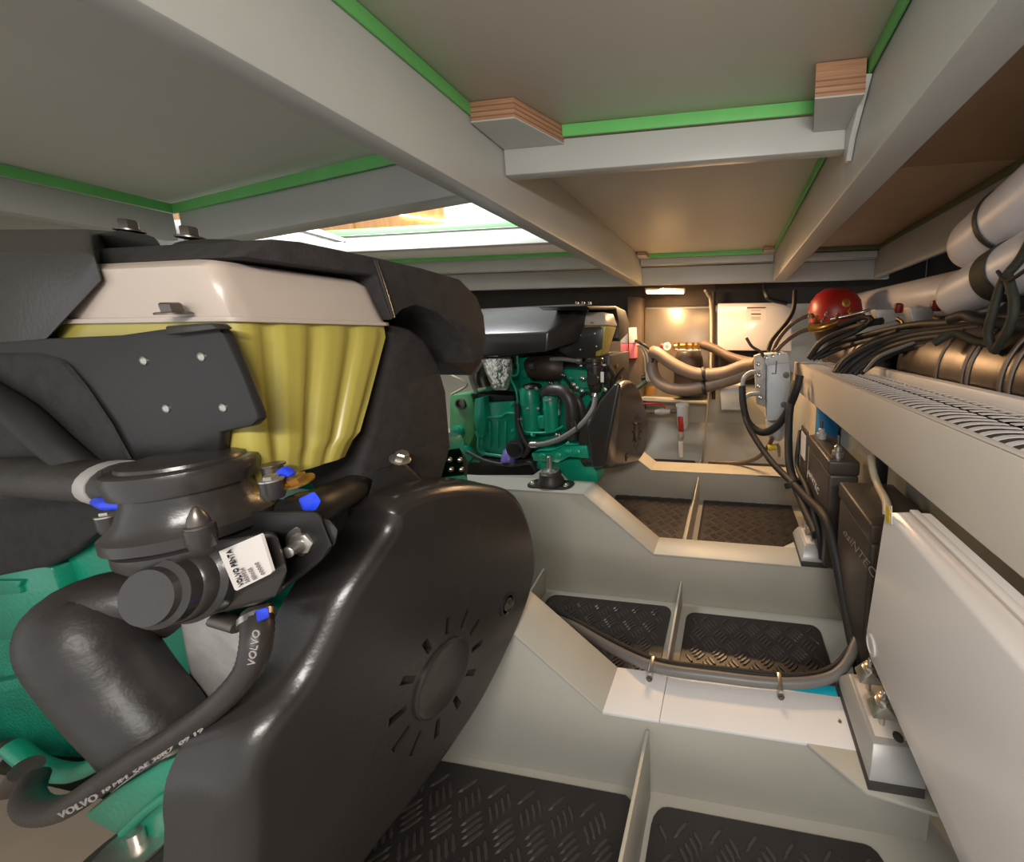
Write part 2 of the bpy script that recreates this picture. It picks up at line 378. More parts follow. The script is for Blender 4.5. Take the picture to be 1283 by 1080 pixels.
# deck beams
def beam(label, bm, m=beam_m): return tag(obj('deck_beam', bm, m), label, 'beam')
beam('wide grey deck beam running from the top left corner to the far cross beam', box(BM(), (-.685, -.9, 1.35), (-.618, 2.395, 1.5445), .006))
beam('grey deck beam running from the top right corner to the far cross beam', box(BM(), (.276, -.9, 1.35), (.355, 2.395, 1.5445), .006))
beam('tan-lit deck edge beam above the white fenders at far right', box(BM(), (.906, -.9, 1.352), (.93, 2.395, 1.518), .003))
cb = thing('deck_beam', 'short pale cross beam bolted between the two long beams, nearest the camera', 'beam', (-.17, .94, 1.436))
obj('channel', box(BM(), (-.614, .92, 1.436), (.268, .955, 1.515), .003), beam_m, cb)
obj('end_bracket', prism(BM(), [(.262, .80, 1.515), (.262, .92, 1.515), (.262, .92, 1.405), (.262, .90, 1.40), (.262, .88, 1.44)], (.012, 0, 0), .001), beam_m, cb)
b = BM(); bolt(b, (.262, .875, 1.49), (-1, 0, 0), .007); obj('bolt', b, beam_m, cb)
beam('far grey cross beam above the light strip at the back', box(BM(), (-3.1, 2.40, 1.352), (1.0, 2.44, 1.47), .004))
beam('thin pale cross beam on top of the far cross beam between the long beams', box(BM(), (-.612, 2.34, 1.475), (.27, 2.385, 1.515), .003))
beam('thin tan cross beam on the far cross beam right of the long beams', box(BM(), (.36, 2.34, 1.475), (.90, 2.385, 1.515), .003))
beam('pale cross beam of the hatch frame left of the wide beam, farther one', box(BM(), (-3.1, 2.20, 1.445), (-.69, 2.25, 1.52), .003))
beam('bright white cross beam at the back edge of the hatch opening', box(BM(), (-3.1, 1.57, 1.438), (-.69, 1.61, 1.515), .003))
beam('grey cross beam at the front edge of the hatch opening above the expansion tank', prism(BM(), [(-.69, .91, 1.397), (-2.25, 1.175, 1.385), (-2.25, 1.235, 1.385), (-.69, .97, 1.397)], (0, 0, .136), .004))
beam('grey deck beam at the far left edge above the black engine cover', box(BM(), (-2.32, -.8, 1.40), (-2.256, 1.165, 1.505), .004))
# plywood packers
def packer(label, P, z0=1.5, z1=1.545):
    o = thing('plywood_block', label, 'block', (P[0][0], P[0][1], z0), 'plywood blocks on the beams')
    obj('core', prism(BM(), [(p[0], p[1], z0 + .003) for p in P], (0, 0, z1 - z0 - .004), .0005), ply_m, o)
    obj('painted_face', prism(BM(), [(p[0], p[1], z0) for p in P], (0, 0, .0028)), beam_m, o)
    c = (sum(p[0] for p in P) / len(P), sum(p[1] for p in P) / len(P))
    for k in range(3):
        z = z0 + .009 + k * .011
        obj('ply_layer', prism(BM(), [(c[0] + (p[0] - c[0]) * 1.006, c[1] + (p[1] - c[1]) * 1.006, z) for p in P], (0, 0, .003)), mat('ply_dark', (132, 92, 66), .6, var=.2) if 'ply_dark' not in MATS else MATS['ply_dark'], o)
packer('plywood packing block at the left end of the near cross beam', [(-.612, .80), (-.50, .80), (-.44, .918), (-.612, .918)])
packer('plywood packing block at the right end of the near cross beam', [(.165, .80), (.262, .80), (.262, .918), (.19, .918)], 1.478, 1.545)
packer('small plywood block at the far left corner under the ceiling', [(-.612, 2.25), (-.55, 2.25), (-.55, 2.335), (-.612, 2.335)], 1.517)
packer('small plywood block at the far right corner under the ceiling', [(.20, 2.25), (.268, 2.25), (.268, 2.335), (.20, 2.335)], 1.517)
# what the hatch shows of the cabin above
cw = struct(obj('wall_cabin', box(BM(), (-6.0, 2.9, 1.57), (-2.52, 2.93, 3.6)), wood_m))
obj('wood_trim', box(BM(), (-3.62, 2.875, 1.57), (-3.50, 2.9, 3.6), .004), wood_m, cw)
obj('led_strip', prism(BM(), [(-3.0, 2.88, 2.10), (-2.52, 2.88, 2.02), (-2.52, 2.88, 2.035), (-3.0, 2.88, 2.115)], (0, .02, 0)), led_m, cw)
struct(obj('wall_cabin_side', box(BM(), (-2.52, 2.86, 1.57), (1.4, 2.93, 3.6)), white_m))
struct(obj('trim_1', hull(BM(), ats([(140, 286), (172, 279), (345, 267), (440, 302), (380, 308), (200, 308)], y=1.32) + ats([(140, 286), (345, 267), (440, 302), (200, 308)], y=1.37), .003), white_m))
struct(obj('trim_2', tube(BM(), aty([(318, 270, 1.315), (360, 283, 1.315), (432, 303, 1.315)]), .004, 8), beam_m))
# ------------------------------------------------------------------ engine 1 (near)
E1 = thing('marine_engine', 'near marine diesel engine with big black belt cover, filling the left half', 'engine', (-.85, .4, .2))
def circ_cutters(c, r0, r1, w_, n, ph, x0, x1):
    b = BM()
    for k in range(n):
        a = ph + 2 * PI * k / n; d = Vector((0, math.cos(a), math.sin(a))); s = Vector((0, -math.sin(a), math.cos(a)))
        P = [c + d * r0 - s * w_ * .45, c + d * r1 - s * w_ * .6, c + d * r1 + s * w_ * .6, c + d * r0 + s * w_ * .45]
        prism(b, [(x0, p[1], p[2]) for p in P], (x1 - x0, 0, 0))
    return b
def belt_cover(root, outline, c, rad, x=-.45, back=.07, screw=None, big=True, sc=1.0, slot_ph=.26):
    P0 = [Vector((p[1], p[2])) for p in outline]
    prof = [(-back, -.004), (-.05, 0), (-.026, .002), (-.013, .006), (-.005, .013), (-.001, .020), (0, .026)]
    rings = [[(x + d, q[0], q[1]) for q in chaikin(inset2(P0, i * sc), 2)] for d, i in prof]
    o = obj('belt_cover', loft(BM(), rings), black_pl, root, ang=50)
    c = Vector(c)
    cut = obj('cut', circ_cutters(c, rad * .80, rad * 1.13, rad * .115, 12, slot_ph, x - .012, x + .01), black_dk)
    boolean_cut(o, cut)
    for p in o.data.polygons: p.use_smooth = abs(p.normal.x) < .9985
    o.data.set_sharp_from_angle(angle=math.radians(40))
    obj('medallion', lathe(BM(), [(rad * .66, -.004), (rad * .66, .003), (rad * .63, .005), (rad * .58, .003), (rad * .55, .0015), (.0, .0015)], (x, c[1], c[2]), (1, 0, 0), 40, cap=False), black_pl, o)
    if screw is not None:
        s = Vector(screw); s.x = x
        obj('screw_recess', lathe(BM(), [(.022, -.003), (.022, .002), (.018, .003), (.016, 0), (0, 0)], s, (1, 0, 0), 24), black_dk, o)
        bb = BM(); bolt(bb, s, (1, 0, 0), .008, .006); obj('screw', bb, dark_steel, o)
    return o
O1 = ats([(470, 628), (530, 602), (600, 602), (645, 614), (667, 690), (657, 745), (638, 792), (600, 870), (560, 932), (500, 1012), (435, 1087)], x=-.475)
O1 += [Vector((-.47, .20, .285)), Vector((-.47, .15, .33))]
O1 += ats([(222, 1050), (216, 1000), (226, 955), (262, 897), (312, 848), (342, 797), (372, 738), (402, 698), (438, 655)], x=-.515)
cov1 = belt_cover(E1, O1, (-.45, .416, .461), .078, screw=at(636, 757, x=-.45))
b = BM(); bolt(b, at(512, 634, x=-.475), (.5, 0, 1), .009, .013); lathe(b, [(.021, 0), (.021, .002), (.012, .006)], at(512, 637, x=-.475), (.5, 0, 1), 20); obj('cover_bolt', b, steel, cov1)
# block behind
b = BM(); hull(b, ats([(-60, 722), (60, 714), (75, 735), (150, 880), (160, 925), (130, 952), (60, 930), (-60, 938)], y=.35) + ats([(-60, 722), (60, 714), (150, 880), (60, 930)], y=.55), .006)
blk = obj('engine_block', b, green2, E1)
obj('valve_plate', prism(BM(), ats([(-60, 690), (62, 712), (78, 752), (78, 797), (-60, 808)], y=.343), (0, .02, 0), .004), green_m, blk)
obj('cast_rib', prism(BM(), ats([(-60, 868), (54, 843), (57, 857), (-60, 884)], y=.336), (0, .02, 0), .003), green2, blk)
obj('cast_web', prism(BM(), ats([(70, 800), (118, 800), (160, 905), (120, 915), (85, 850)], y=.338), (0, .02, 0), .004), green_m, blk)
obj('cast_badge', prism(BM(), ats([(-20, 728), (26, 728), (22, 736), (25, 744), (-20, 748)], y=.338), (0, .01, 0), .002), green_m, blk)
obj('crankcase', box(BM(), (-1.45, .36, .42), (-.56, .64, .80), .02), green_m, E1)
obj('cylinder_head', box(BM(), (-1.45, .34, .78), (-.66, .62, .98), .02), black_dk, E1)
# green foot below
b = BM(); hull(b, ats([(104, 1022), (150, 985), (200, 955), (262, 930), (262, 1010), (215, 1048), (188, 1058), (160, 1052)], y=.215) + ats([(130, 1000), (200, 950), (262, 940), (215, 1020)], y=.30), .005)
obj('engine_foot', b, green_m, E1)
obj('foot_rib', tube(BM(), aty([(158, 1040, .213), (190, 1010, .213), (225, 985, .213)]), .005), green_m, E1)
# grey metal casting between hose and cover
obj('pump_casting', hull(BM(), ats([(225, 775), (270, 758), (305, 790), (318, 820), (290, 870), (255, 905), (238, 850)], y=.30) + ats([(240, 780), (300, 800), (255, 880)], y=.36), .006), cast_al, E1)
obj('side_casting', hull(BM(), ats([(175, 690), (420, 690), (390, 760), (340, 860), (240, 950), (190, 860)], y=.37) + ats([(175, 690), (420, 690), (340, 860), (190, 860)], y=.5), .01), green_m, E1)
# big elbow hose
hz = obj('coolant_hose', tube(BM(), aty([(240, 760, .33), (175, 752, .30), (112, 765, .275), (108, 800, .262), (150, 862, .262), (192, 912, .262), (222, 960, .262)]), [.036, .038, .040, .041, .040, .039, .038], 24, 8), rubber, E1)
obj('hose_clamp', tube(BM(), aty([(210, 942, .262), (222, 955, .262)]), .042, 24, smooth=False), steel, hz)
obj('clamp_tab', hull(BM(), ats([(190, 966), (222, 958), (226, 972), (194, 982)], y=.215) + ats([(190, 966), (222, 958), (226, 972), (194, 982)], y=.225), .002), blue_m, hz)
obj('hose_stub', lathe(BM(), [(.034, 0), (.034, .05)], at(225, 965, y=.262), (.25, .02, -1), 24), brown_m, hz)
# thin lettered hose
greyl = mat('hose_print', (156, 150, 146), .6, var=0)
vh = aty([(322, 765, .255), (322, 800, .24), (312, 838, .232), (276, 880, .222), (225, 918, .212), (170, 952, .206), (118, 988, .203), (80, 1012, .203), (48, 1015, .210), (35, 1000, .225), (42, 975, .24)])
hv = obj('fuel_hose', tube(BM(), vh, .0115, 16, 10, ridge=.02), rubber, E1)
lettering('VOLVO', at(319, 835, y=.215), at(326, 790, y=.222), at(310, 833, y=.215), greyl, hv)
lettering('VOLVO', at(76, 1026, y=.19), at(124, 1001, y=.19), at(72, 1019, y=.19), greyl, hv)
lettering('10 MM  SAE 30R7  09 19', at(130, 994, y=.19), at(255, 916, y=.196), at(128, 990, y=.19), greyl, hv)
obj('hose_clamp', tube(BM(), aty([(322, 770, .253), (322, 778, .25)]), .0135, 16, smooth=False), steel, hv)
obj('clamp_tab', hull(BM(), ats([(320, 764), (336, 760), (338, 774), (322, 780)], y=.235) + ats([(320, 764), (336, 760), (338, 774), (322, 780)], y=.242), .002), blue_m, hv)
obj('clamp_worm', tube(BM(), aty([(270, 775, .245), (300, 784, .245)]), .007, 10, smooth=False), dark_steel, hv)
obj('hose_clamp', tube(BM(), aty([(18, 985, .25), (34, 962, .25)]), .0125, 16, smooth=False), dark_steel, hv)
gp = obj('oil_pipe', tube(BM(), aty([(15, 935, .30), (45, 958, .295), (80, 968, .29), (110, 962, .285), (158, 932, .28), (190, 905, .29)]), .011, 16, 8), green_m, E1)
obj('pipe_collar', tube(BM(), aty([(2, 938, .30), (22, 946, .30)]), .0135, 16, smooth=False), dark_steel, gp)
# filter housing with round lid
hc = at(236, 590, y=.25); hx, hy = hc.x, hc.y
hb = BM(); lathe(hb, [(.036, -.085), (.044, -.08), (.049, -.072), (.049, -.062), (.045, -.060), (.045, -.056), (.053, -.056), (.053, -.046), (.050, -.043), (.044, -.034), (.039, -.018), (.038, .004)], (hx, hy, .868), (0, 0, 1), 40)
fh = obj('filter_housing', hb, black_pl, E1)
obj('lid', lathe(BM(), [(.038, -.022), (.044, -.02), (.0465, -.004), (.045, .001), (.041, .003), (.038, .003), (.037, .006), (.031, .008), (0, .0075)], (hx, hy, .878), (0, 0, 1), 48), black_pl, fh)
for i, (px, py, yy) in enumerate([(137, 646, .245), (250, 660, .205), (340, 602, .255)]):
    c = at(px, py, y=yy)
    obj('bolt_boss', lathe(BM(), [(.007, -.018), (.0085, -.012), (.0085, 0)], c, (0, 0, 1), 18), black_pl, fh)
    b = BM()
    if i == 1: lathe(b, [(.008, 0), (.008, .0015), (.0062, .0025), (.0062, .004), (.0054, .009), (.002, .017), (.0005, .018)], c, (0, 0, 1), 18)
    else: bolt(b, c, (0, 0, 1), .0058, .005)
    obj('housing_bolt', b, steel if i != 1 else dark_steel, fh)
# lower cap
cc = at(196, 745, y=.205)
cax = (Vector((0.05, -.35, .95)) - Vector((0, 0, .62))).normalized()
cax = Vector((.10, -.62, .14)).normalized()
obj('side_cap', lathe(BM(), [(.036, -.06), (.037, -.02), (.033, -.017), (.032, -.010), (.030, -.008), (.030, 0), (.025, .002), (.024, .006), (.0, .006)], cc, cax, 40), black_pl, fh)
obj('housing_body', hull(BM(), ats([(185, 688), (345, 665), (362, 715), (345, 752), (275, 768), (220, 780)], y=.234) + ats([(185, 690), (345, 660), (362, 715), (265, 770)], y=.31), .006), black_pl, fh)
obj('housing_arm', hull(BM(), ats([(300, 640), (400, 640), (420, 690), (345, 748), (310, 745)], y=.258) + ats([(300, 640), (400, 640), (345, 748)], y=.33), .006), black_dk, fh)
lab = obj('label', prism(BM(), ats([(274, 691), (325, 669.5), (327, 671), (341, 716), (339, 719), (297, 740), (294, 739)], y=.224), (0, .002, 0)), label_m, fh, label='white printed paper label')
def on(px, py): return at(px, py, y=.2225)
lettering('VOLVO PENTA', on(305.5, 733), on(289, 688), on(299.5, 735.5), ink, lab)
lettering('3809924', on(312, 729), on(304, 711), on(308.5, 731), greyink, lab)
lettering('SERVICE', on(321, 725), on(314, 711), on(317.5, 727), greyink, lab)
lettering('00000', on(331, 719), on(322, 704), on(328, 721), greyink, lab)
# square block with stud, right of housing
sb = obj('clamp_block', hull(BM(), ats([(368, 655), (392, 648), (412, 650), (424, 664), (420, 684), (397, 691), (372, 680)], y=.262) + ats([(380, 650), (420, 656), (416, 688)], y=.30), .003), black_pl, E1)
b = BM(); bolt(b, at(385, 676, y=.262), (.35, -1, 0), .011, .009); lathe(b, [(.0055, 0), (.0055, .022), (.004, .023)], at(385, 676, y=.262), (.35, -1, 0), 12); obj('stud', b, steel, sb)
# left hose with clamp
lh = obj('breather_hose', tube(BM(), aty([(-60, 597, .262), (20, 597, .256), (80, 600, .25), (130, 603, .248), (175, 606, .248)]), .0215, 20, 6), rubber, E1)
obj('hose_clamp', tube(BM(), aty([(142, 604, .248), (156, 605, .248)]), .0226, 24, smooth=False), cast_al, lh)


lettering('NORMA', at(127, 598, y=.219), at(146, 598, y=.219), at(127, 590, y=.219), ink, lh)
lettering('25-40', at(127, 608, y=.219), at(144, 609, y=.219), at(127, 601, y=.219), ink, lh)
obj('clamp_tab', tube(BM(), aty([(122, 628, .225), (138, 631, .222), (165, 633, .222)]), [.004, .0065, .003], 12), blue_m, lh)
obj('drain_hose', tube(BM(), aty([(-40, 478, .252), (20, 515, .25), (70, 560, .25), (120, 598, .255)]), .012, 16, 6), cable_m, E1)
# fittings beneath tank
b = BM(); lathe(b, [(.008, 0), (.008, .02), (.010, .021), (.010, .023)], at(345, 607, y=.28), (0, 0, 1), 18); ft = obj('tank_fitting', b, dark_steel, E1)
b = BM(); bolt(b, at(375, 604, y=.27), (0, -.3, 1), .008); bolt(b, at(345, 608, y=.262), (0, -.2, 1), .010, .008); obj('fitting_bolt', b, brass, ft)
obj('clamp_tab', tube(BM(), aty([(355, 592, .27), (367, 598, .27)]), [.007, .005], 10, smooth=False), blue_m, ft)
ph = obj('coolant_pipe', tube(BM(), aty([(362, 648, .275), (395, 635, .30), (430, 618, .36), (470, 600, .45)]), .020, 20), black_dk, E1)
obj('hose_clamp', tube(BM(), aty([(372, 644, .283), (386, 638, .293)]), .0215, 20, smooth=False), dark_steel, ph)
obj('clamp_tab', hull(BM(), ats([(373, 625), (394, 615), (403, 628), (396, 640), (380, 640)], y=.255) + ats([(373, 625), (394, 615), (403, 628), (396, 640), (380, 640)], y=.262), .002), blue_m, ph)
# expansion tank : ribbed front (faces +X), smooth near side
def tank_ring(z, yc, yr, xf, xb, wav):
    pts = [(xb, yc), (xf - .012, yc), (xf - .003, yc + .004), (xf, yc + .014)]
    n = 28
    for k in range(1, n):
        t = k / n; q = wav * max(0, math.sin(t * 3.35 * 2 * PI - .6)) ** 1.0
        pts.append((xf - q, yc + .014 + (yr - yc - .022) * t))
    pts += [(xf - .004, yr - .004), (xf - .016, yr), (xb, yr)]
    return [(p[0], p[1], z) for p in pts]
XT = -.50
t0 = at(287, 402, x=XT); t1 = at(487, 405, x=XT)
zs = t0.z
b = loft(BM(), [tank_ring(at(440, 572, x=XT).z, t0.y - .0, at(440, 555, x=XT).y, XT - .004, -.86, .002), tank_ring(.862, t0.y - .003, .383, XT - .002, -.86, .005), tank_ring(.872, t0.y - .004, .392, XT, -.86, .007), tank_ring(.91, t0.y - .003, .408, XT, -.86, .008), tank_ring(1.0, t0.y, t1.y, XT, -.86, .006), tank_ring(zs, t0.y, t1.y, XT, -.86, .003)])
tk = obj('coolant_tank', b, tank_low, E1, ang=60, label='yellow lower half of the tank filled with coolant')
zt = at(265, 322, x=XT).z
b = loft(BM(), [tank_ring(zs - .0005, t0.y - .004, t1.y + .004, XT + .004, -.86, 0), tank_ring(zs + .004, t0.y - .004, t1.y + .004, XT + .004, -.86, 0), tank_ring(zs + .0045, t0.y - .001, t1.y, XT + .001, -.86, 0), tank_ring(zt - .03, t0.y - .004, t1.y - .006, XT - .004, -.86, 0), tank_ring(zt - .008, t0.y - .006, t1.y - .010, XT - .008, -.86, 0), tank_ring(zt, t0.y + .002, t1.y - .018, XT - .016, -.86, 0)])
tt = obj('tank_top', b, tank_top, tk, ang=50, label='milky white upper half of the tank')
b = BM(); bolt(b, at(218, 394, y=t0.y - .012), (0, -.1, 1), .0075, .010); obj('tank_bolt', b, dark_steel, tk)
# bracket plate on tank's near side
yp = t0.y - .014
b = prism(BM(), ats([(-80, 436), (60, 424), (150, 420), (206, 412), (262, 407), (272, 410), (280, 420), (300, 465), (321, 518), (322, 526), (314, 534), (276, 542), (272, 575), (160, 600), (-80, 640)], y=yp), (0, .008, 0), .0015)
bp = obj('tank_bracket', b, black_dk, E1)
obj('bracket_lip', prism(BM(), ats([(206, 408), (262, 404), (272, 412), (206, 420)], y=yp - .008), (0, .012, 0), .002), black_pl, bp)
for px, py in ((181, 452), (253, 447), (209, 512), (280, 511)):
    obj('rivet', lathe(BM(), [(.0045, 0), (.0045, .001), (.002, .0025)], at(px, py, y=yp), (0, -1, 0), 14), steel, bp)
obj('intake_shield', hull(BM(), ats([(40, 440), (75, 448), (108, 485), (140, 530), (170, 585), (60, 600), (-60, 620), (-60, 440)], y=.262) + ats([(-60, 440), (100, 440), (190, 590), (-60, 640)], y=.285), .01, 3), fibre, E1)
obj('lower_shield', hull(BM(), ats([(-60, 560), (100, 600), (150, 650), (100, 690), (60, 712), (-60, 735)], y=.34) + ats([(-60, 560), (180, 600), (100, 700), (-60, 735)], y=.40), .01, 3), fibre, E1)
# engine top cover : chamfered end towards camera right
def top_cover(root, P_low, P_mid, P_top, m):
    return obj('top_cover', hull(BM(), P_low + P_mid + P_top, .012, 3), m, root)
ye = .27
tc_ = top_cover(E1, ats([(-80, 465), (0, 468), (60, 425), (128, 352)], y=ye), ats([(-80, 316), (100, 312), (118, 318)], y=ye) , [at(-80, 288, y=.31), at(112, 287, y=.33), at(-80, 288, y=.6), at(150, 290, y=.60), at(0, 330, y=.6)], black_pl)
cp = obj('rear_cap', hull(BM(), ats([(118, 316), (126, 292), (150, 288), (195, 296), (205, 316), (200, 330), (125, 330)], y=.36) + ats([(126, 292), (195, 296), (200, 330)], y=.44), .006), black_dk, E1)
obj('rear_cap', hull(BM(), ats([(208, 318), (218, 303), (255, 299), (272, 300), (300, 300), (345, 318), (345, 332), (210, 330)], y=.36) + ats([(218, 303), (300, 302), (345, 318)], y=.46), .006), black_dk, E1)
for px, py, yy in ((163, 290, .38), (239, 299, .38)):
    b = BM(); bolt(b, at(px, py, y=yy), (0, 0, 1), .0085, .013); obj('cap_bolt', b, dark_steel, cp)
# hood at the far front corner, open below
HX = -.49
hood = ats([(300, 322), (338, 299), (380, 303), (470, 322), (530, 336), (577, 350), (598, 372), (607, 396), (610, 425), (605, 445), (594, 456), (590, 440), (572, 412), (548, 392), (522, 382), (505, 388), (492, 402), (480, 372), (470, 345)], x=HX)
hd = obj('intake_hood', prism(BM(), hood, (-.28, 0, 0), .004), fibre, E1)
obj('hood_lip', tube(BM(), ats([(470, 326), (482, 362), (493, 398)], x=HX + .003), .0022, 8), black_pl, hd)
obj('hood_back', prism(BM(), ats([(480, 360), (560, 352), (600, 400), (604, 450), (590, 470), (500, 420)], x=HX - .09), (-.19, 0, 0)), black_dk, hd)
colm = ats([(488, 404), (515, 410), (535, 425), (552, 455), (562, 490), (568, 560), (556, 603), (500, 640), (430, 690), (390, 690), (445, 600), (462, 545), (488, 430)], x=-.515)
obj('front_column', prism(BM(), colm, (-.2, 0, 0), .012, 3), fibre, E1)
cb1 = obj('column_bracket', hull(BM(), ats([(470, 590), (505, 578), (525, 600), (540, 612), (480, 640), (455, 640)], x=-.50) + ats([(470, 590), (520, 590), (480, 640)], x=-.54), .004), black_dk, E1)
b = BM(); bolt(b, at(501, 576, x=-.497), (.6, 0, 1), .009, .012); obj('column_bolt', b, steel, cb1)
fb = obj('far_bracket', prism(BM(), ats([(548, 565), (576, 560), (587, 578), (586, 596), (550, 600)], x=-.56), (-.02, 0, 0), .002), black_dk, E1)
for px, py in ((562, 576), (575, 576), (564, 588), (577, 588)):
    b = BM(); lathe(b, [(.0055, 0), (.0055, .003), (.003, .006)], at(px, py, x=-.56), (1, 0, 0), 12); obj('bolt', b, steel, fb)
# engine mount under the near engine's foot
m1 = at(172, 1050, y=.21)
M1 = thing('engine_mount', 'round black rubber engine mount under the green foot at bottom left', 'mount', (m1.x, m1.y, .42), 'engine mounts')
obj('rubber', lathe(BM(), [(.058, 0), (.060, .03), (.054, .055), (.040, .064), (.024, .066)], (m1.x, m1.y, m1.z - .075), (0, 0, 1), 32), rubber, M1)
obj('washer', lathe(BM(), [(.030, 0), (.030, .003), (.022, .004), (.012, .004)], (m1.x, m1.y, m1.z - .008), (0, 0, 1), 28), steel, M1)
obj('stud', lathe(BM(), [(.006, -.03), (.006, .012)], (m1.x, m1.y, m1.z - .003), (0, 0, 1), 12), steel, M1)
obj('base_plate', prism(BM(), [(m1.x - .09, m1.y - .05, .301), (m1.x + .09, m1.y - .05, .301), (m1.x + .09, m1.y + .05, .301), (m1.x - .09, m1.y + .05, .301)], (0, 0, max(.006, m1.z - .0752 - .301)), .002), dark_steel, M1)
# ------------------------------------------------------------------ engine 2 (far)
E2 = thing('marine_engine', 'whole green marine diesel engine standing in the middle distance behind the near one', 'engine', (-.9, 1.6, .42))
YN = 1.25
b = BM(); hull(b, ats([(560, 420), (611, 418), (686, 416), (684, 441), (610, 447), (560, 448)], y=YN) + ats([(560, 389), (609, 386), (735, 380), (738, 384)], y=1.42) + [at(725, 400, y=1.36), at(735, 425, y=1.42), at(600, 440, y=1.7), at(735, 392, y=1.72), at(560, 392, y=1.72)], .012, 3)
tc2 = obj('top_cover', b, black_pl, E2)
obj('intake_box', hull(BM(), ats([(684, 440), (735, 400), (740, 430), (720, 470), (690, 478)], y=1.44) + ats([(684, 440), (735, 400), (720, 470)], y=1.6), .006), black_dk, E2)
# tank, bracket, hood
y2 = 1.40
zt2, zs2, zb2 = at(740, 391, y=y2).z, at(750, 408, y=y2).z, at(750, 447, y=y2).z
xa, xb_, xc = at(716, 400, y=y2).x, at(759, 400, y=y2).x, at(751, 447, y=y2).x
yf = at(773, 405, x=xb_).y
o = obj('coolant_tank', hull(BM(), [(xa, y2, zs2), (xb_, y2, zs2), (xb_, yf, zs2), (xa, yf, zs2), (xa + .02, y2 + .01, zb2), (xc, y2 + .01, zb2), (xc, yf - .04, zb2), (xa + .02, yf - .04, zb2)], .008), tank_low, E2, label='yellow lower half of the tank filled with coolant')
obj('tank_top', hull(BM(), [(xa, y2, zs2 + .001), (xb_ + .003, y2 - .003, zs2 + .001), (xb_ + .003, yf + .003, zs2 + .001), (xa, yf, zs2 + .001), (xa, y2 + .006, zt2), (xb_ - .01, y2 + .006, zt2), (xb_ - .01, yf - .015, zt2), (xa, yf - .015, zt2)], .006), tank_top, o, label='milky white upper half of the tank')
b = BM(); bolt(b, at(742, 405, y=y2 - .006), (0, 0, 1), .006); obj('tank_bolt', b, dark_steel, o)
b2_ = obj('tank_bracket', prism(BM(), ats([(708, 411), (752, 409), (755, 413), (754, 437), (746, 440), (745, 448), (716, 450), (700, 440)], y=y2 - .012), (0, .008, 0), .002), black_pl, E2)
for px, py in ((727, 420), (745, 418), (727, 438), (747, 434)):
    obj('rivet', lathe(BM(), [(.004, 0), (.004, .001), (.002, .002)], at(px, py, y=y2 - .012), (0, -1, 0), 10), steel, b2_)
hx2 = xb_ - .01
obj('intake_hood', prism(BM(), ats([(735, 383), (772, 383), (784, 389), (789, 405), (787, 418), (777, 428), (774, 424), (775, 402), (772, 388), (740, 388)], x=hx2), (-.2, 0, 0), .006), black_dk, E2)
for px in (723, 731, 739): b = BM(); bolt(b, at(px, 382, y=1.45), (0, 0, 1), .007, .012); obj('cap_bolt', b, dark_steel, tc2)
obj('rear_body', box(BM(), (-1.12, 1.5, .52), (-.62, 1.9, 1.02), .02), black_dk, E2)
obj('crankcase', box(BM(), (-1.12, 1.40, .47), (-.58, 1.85, .86), .02), green_m, E2)
obj('front_column', box(BM(), (-.62, 1.45, .60), (-.53, 1.75, .92), .01), black_dk, E2)
# filter housing
c = at(745, 452, y=1.33)
b = BM(); lathe(b, [(.022, -.13), (.032, -.10), (.033, -.03), (.040, -.028), (.040, -.018), (.032, -.014), (.030, -.004)], c, (0, 0, 1), 28)
f2 = obj('filter_housing', b, black_pl, E2)
obj('lid', lathe(BM(), [(.034, -.006), (.036, -.004), (.036, .008), (.032, .012), (0, .013)], c, (0, 0, 1), 28), black_pl, f2)
obj('side_cap', lathe(BM(), [(.027, -.02), (.027, 0), (.024, .002), (.022, .008), (0, .008)], at(742, 476, y=1.30), (-.15, -1, .05), 26), black_pl, f2)
obj('label', prism(BM(), ats([(752.5, 466), (756.5, 466), (756.5, 479), (752.5, 479)], y=1.292), (0, .002, 0)), label_m, f2, label='white printed label')
for px, py in ((728, 459), (757, 458)):
    b = BM(); bolt(b, at(px, py, y=1.30), (0, 0, 1), .006); obj('housing_bolt', b, steel, f2)
obj('breather_hose', tube(BM(), aty([(690, 450, 1.33), (706, 450, 1.33), (728, 453, 1.33)]), .009), grey_hose, E2)
obj('hose_clamp', tube(BM(), aty([(723, 452, 1.33), (728, 453, 1.33)]), .0125, 12, smooth=False), steel, E2)
# turbo / exhaust and foil shield
obj('turbocharger', tube(BM(), aty([(664, 462, 1.36), (668, 461, 1.36), (690, 461, 1.36), (704, 462, 1.38)]), [.03, .052, .056, .05], 24, 4), brown_m, E2)
obj('turbo_flange', tube(BM(), aty([(666, 458, 1.31), (672, 458, 1.31)]), [.02, .024], 16, smooth=False), dark_steel, E2)
obj('heat_shield', hull(BM(), ats([(602, 447), (640, 446), (643, 470), (636, 490), (618, 490), (609, 470)], y=1.29) + ats([(602, 447), (645, 446), (640, 488), (618, 488)], y=1.38), .012, 3), foil_m, E2)
obj('exhaust_elbow', tube(BM(), aty([(612, 452, 1.36), (603, 470, 1.35), (606, 485, 1.35)]), .035, 18), dark_steel, E2)
obj('bracket_rod', tube(BM(), aty([(565, 470, 1.28), (581, 478, 1.28), (584, 484, 1.28), (566, 494, 1.28)]), .005, 8), ivory, E2)
obj('shield_edge', tube(BM(), aty([(588, 466, 1.29), (592, 480, 1.29), (597, 493, 1.29)]), .008, 8), cast_al, E2)
obj('dipstick_pipe', tube(BM(), aty([(648, 446, 1.29), (649, 468, 1.29), (640, 473, 1.29), (647, 490, 1.28), (650, 515, 1.28), (655, 535, 1.28), (662, 542, 1.27), (690, 541, 1.27), (706, 534, 1.27)]), .0045, 10), green_m, E2)
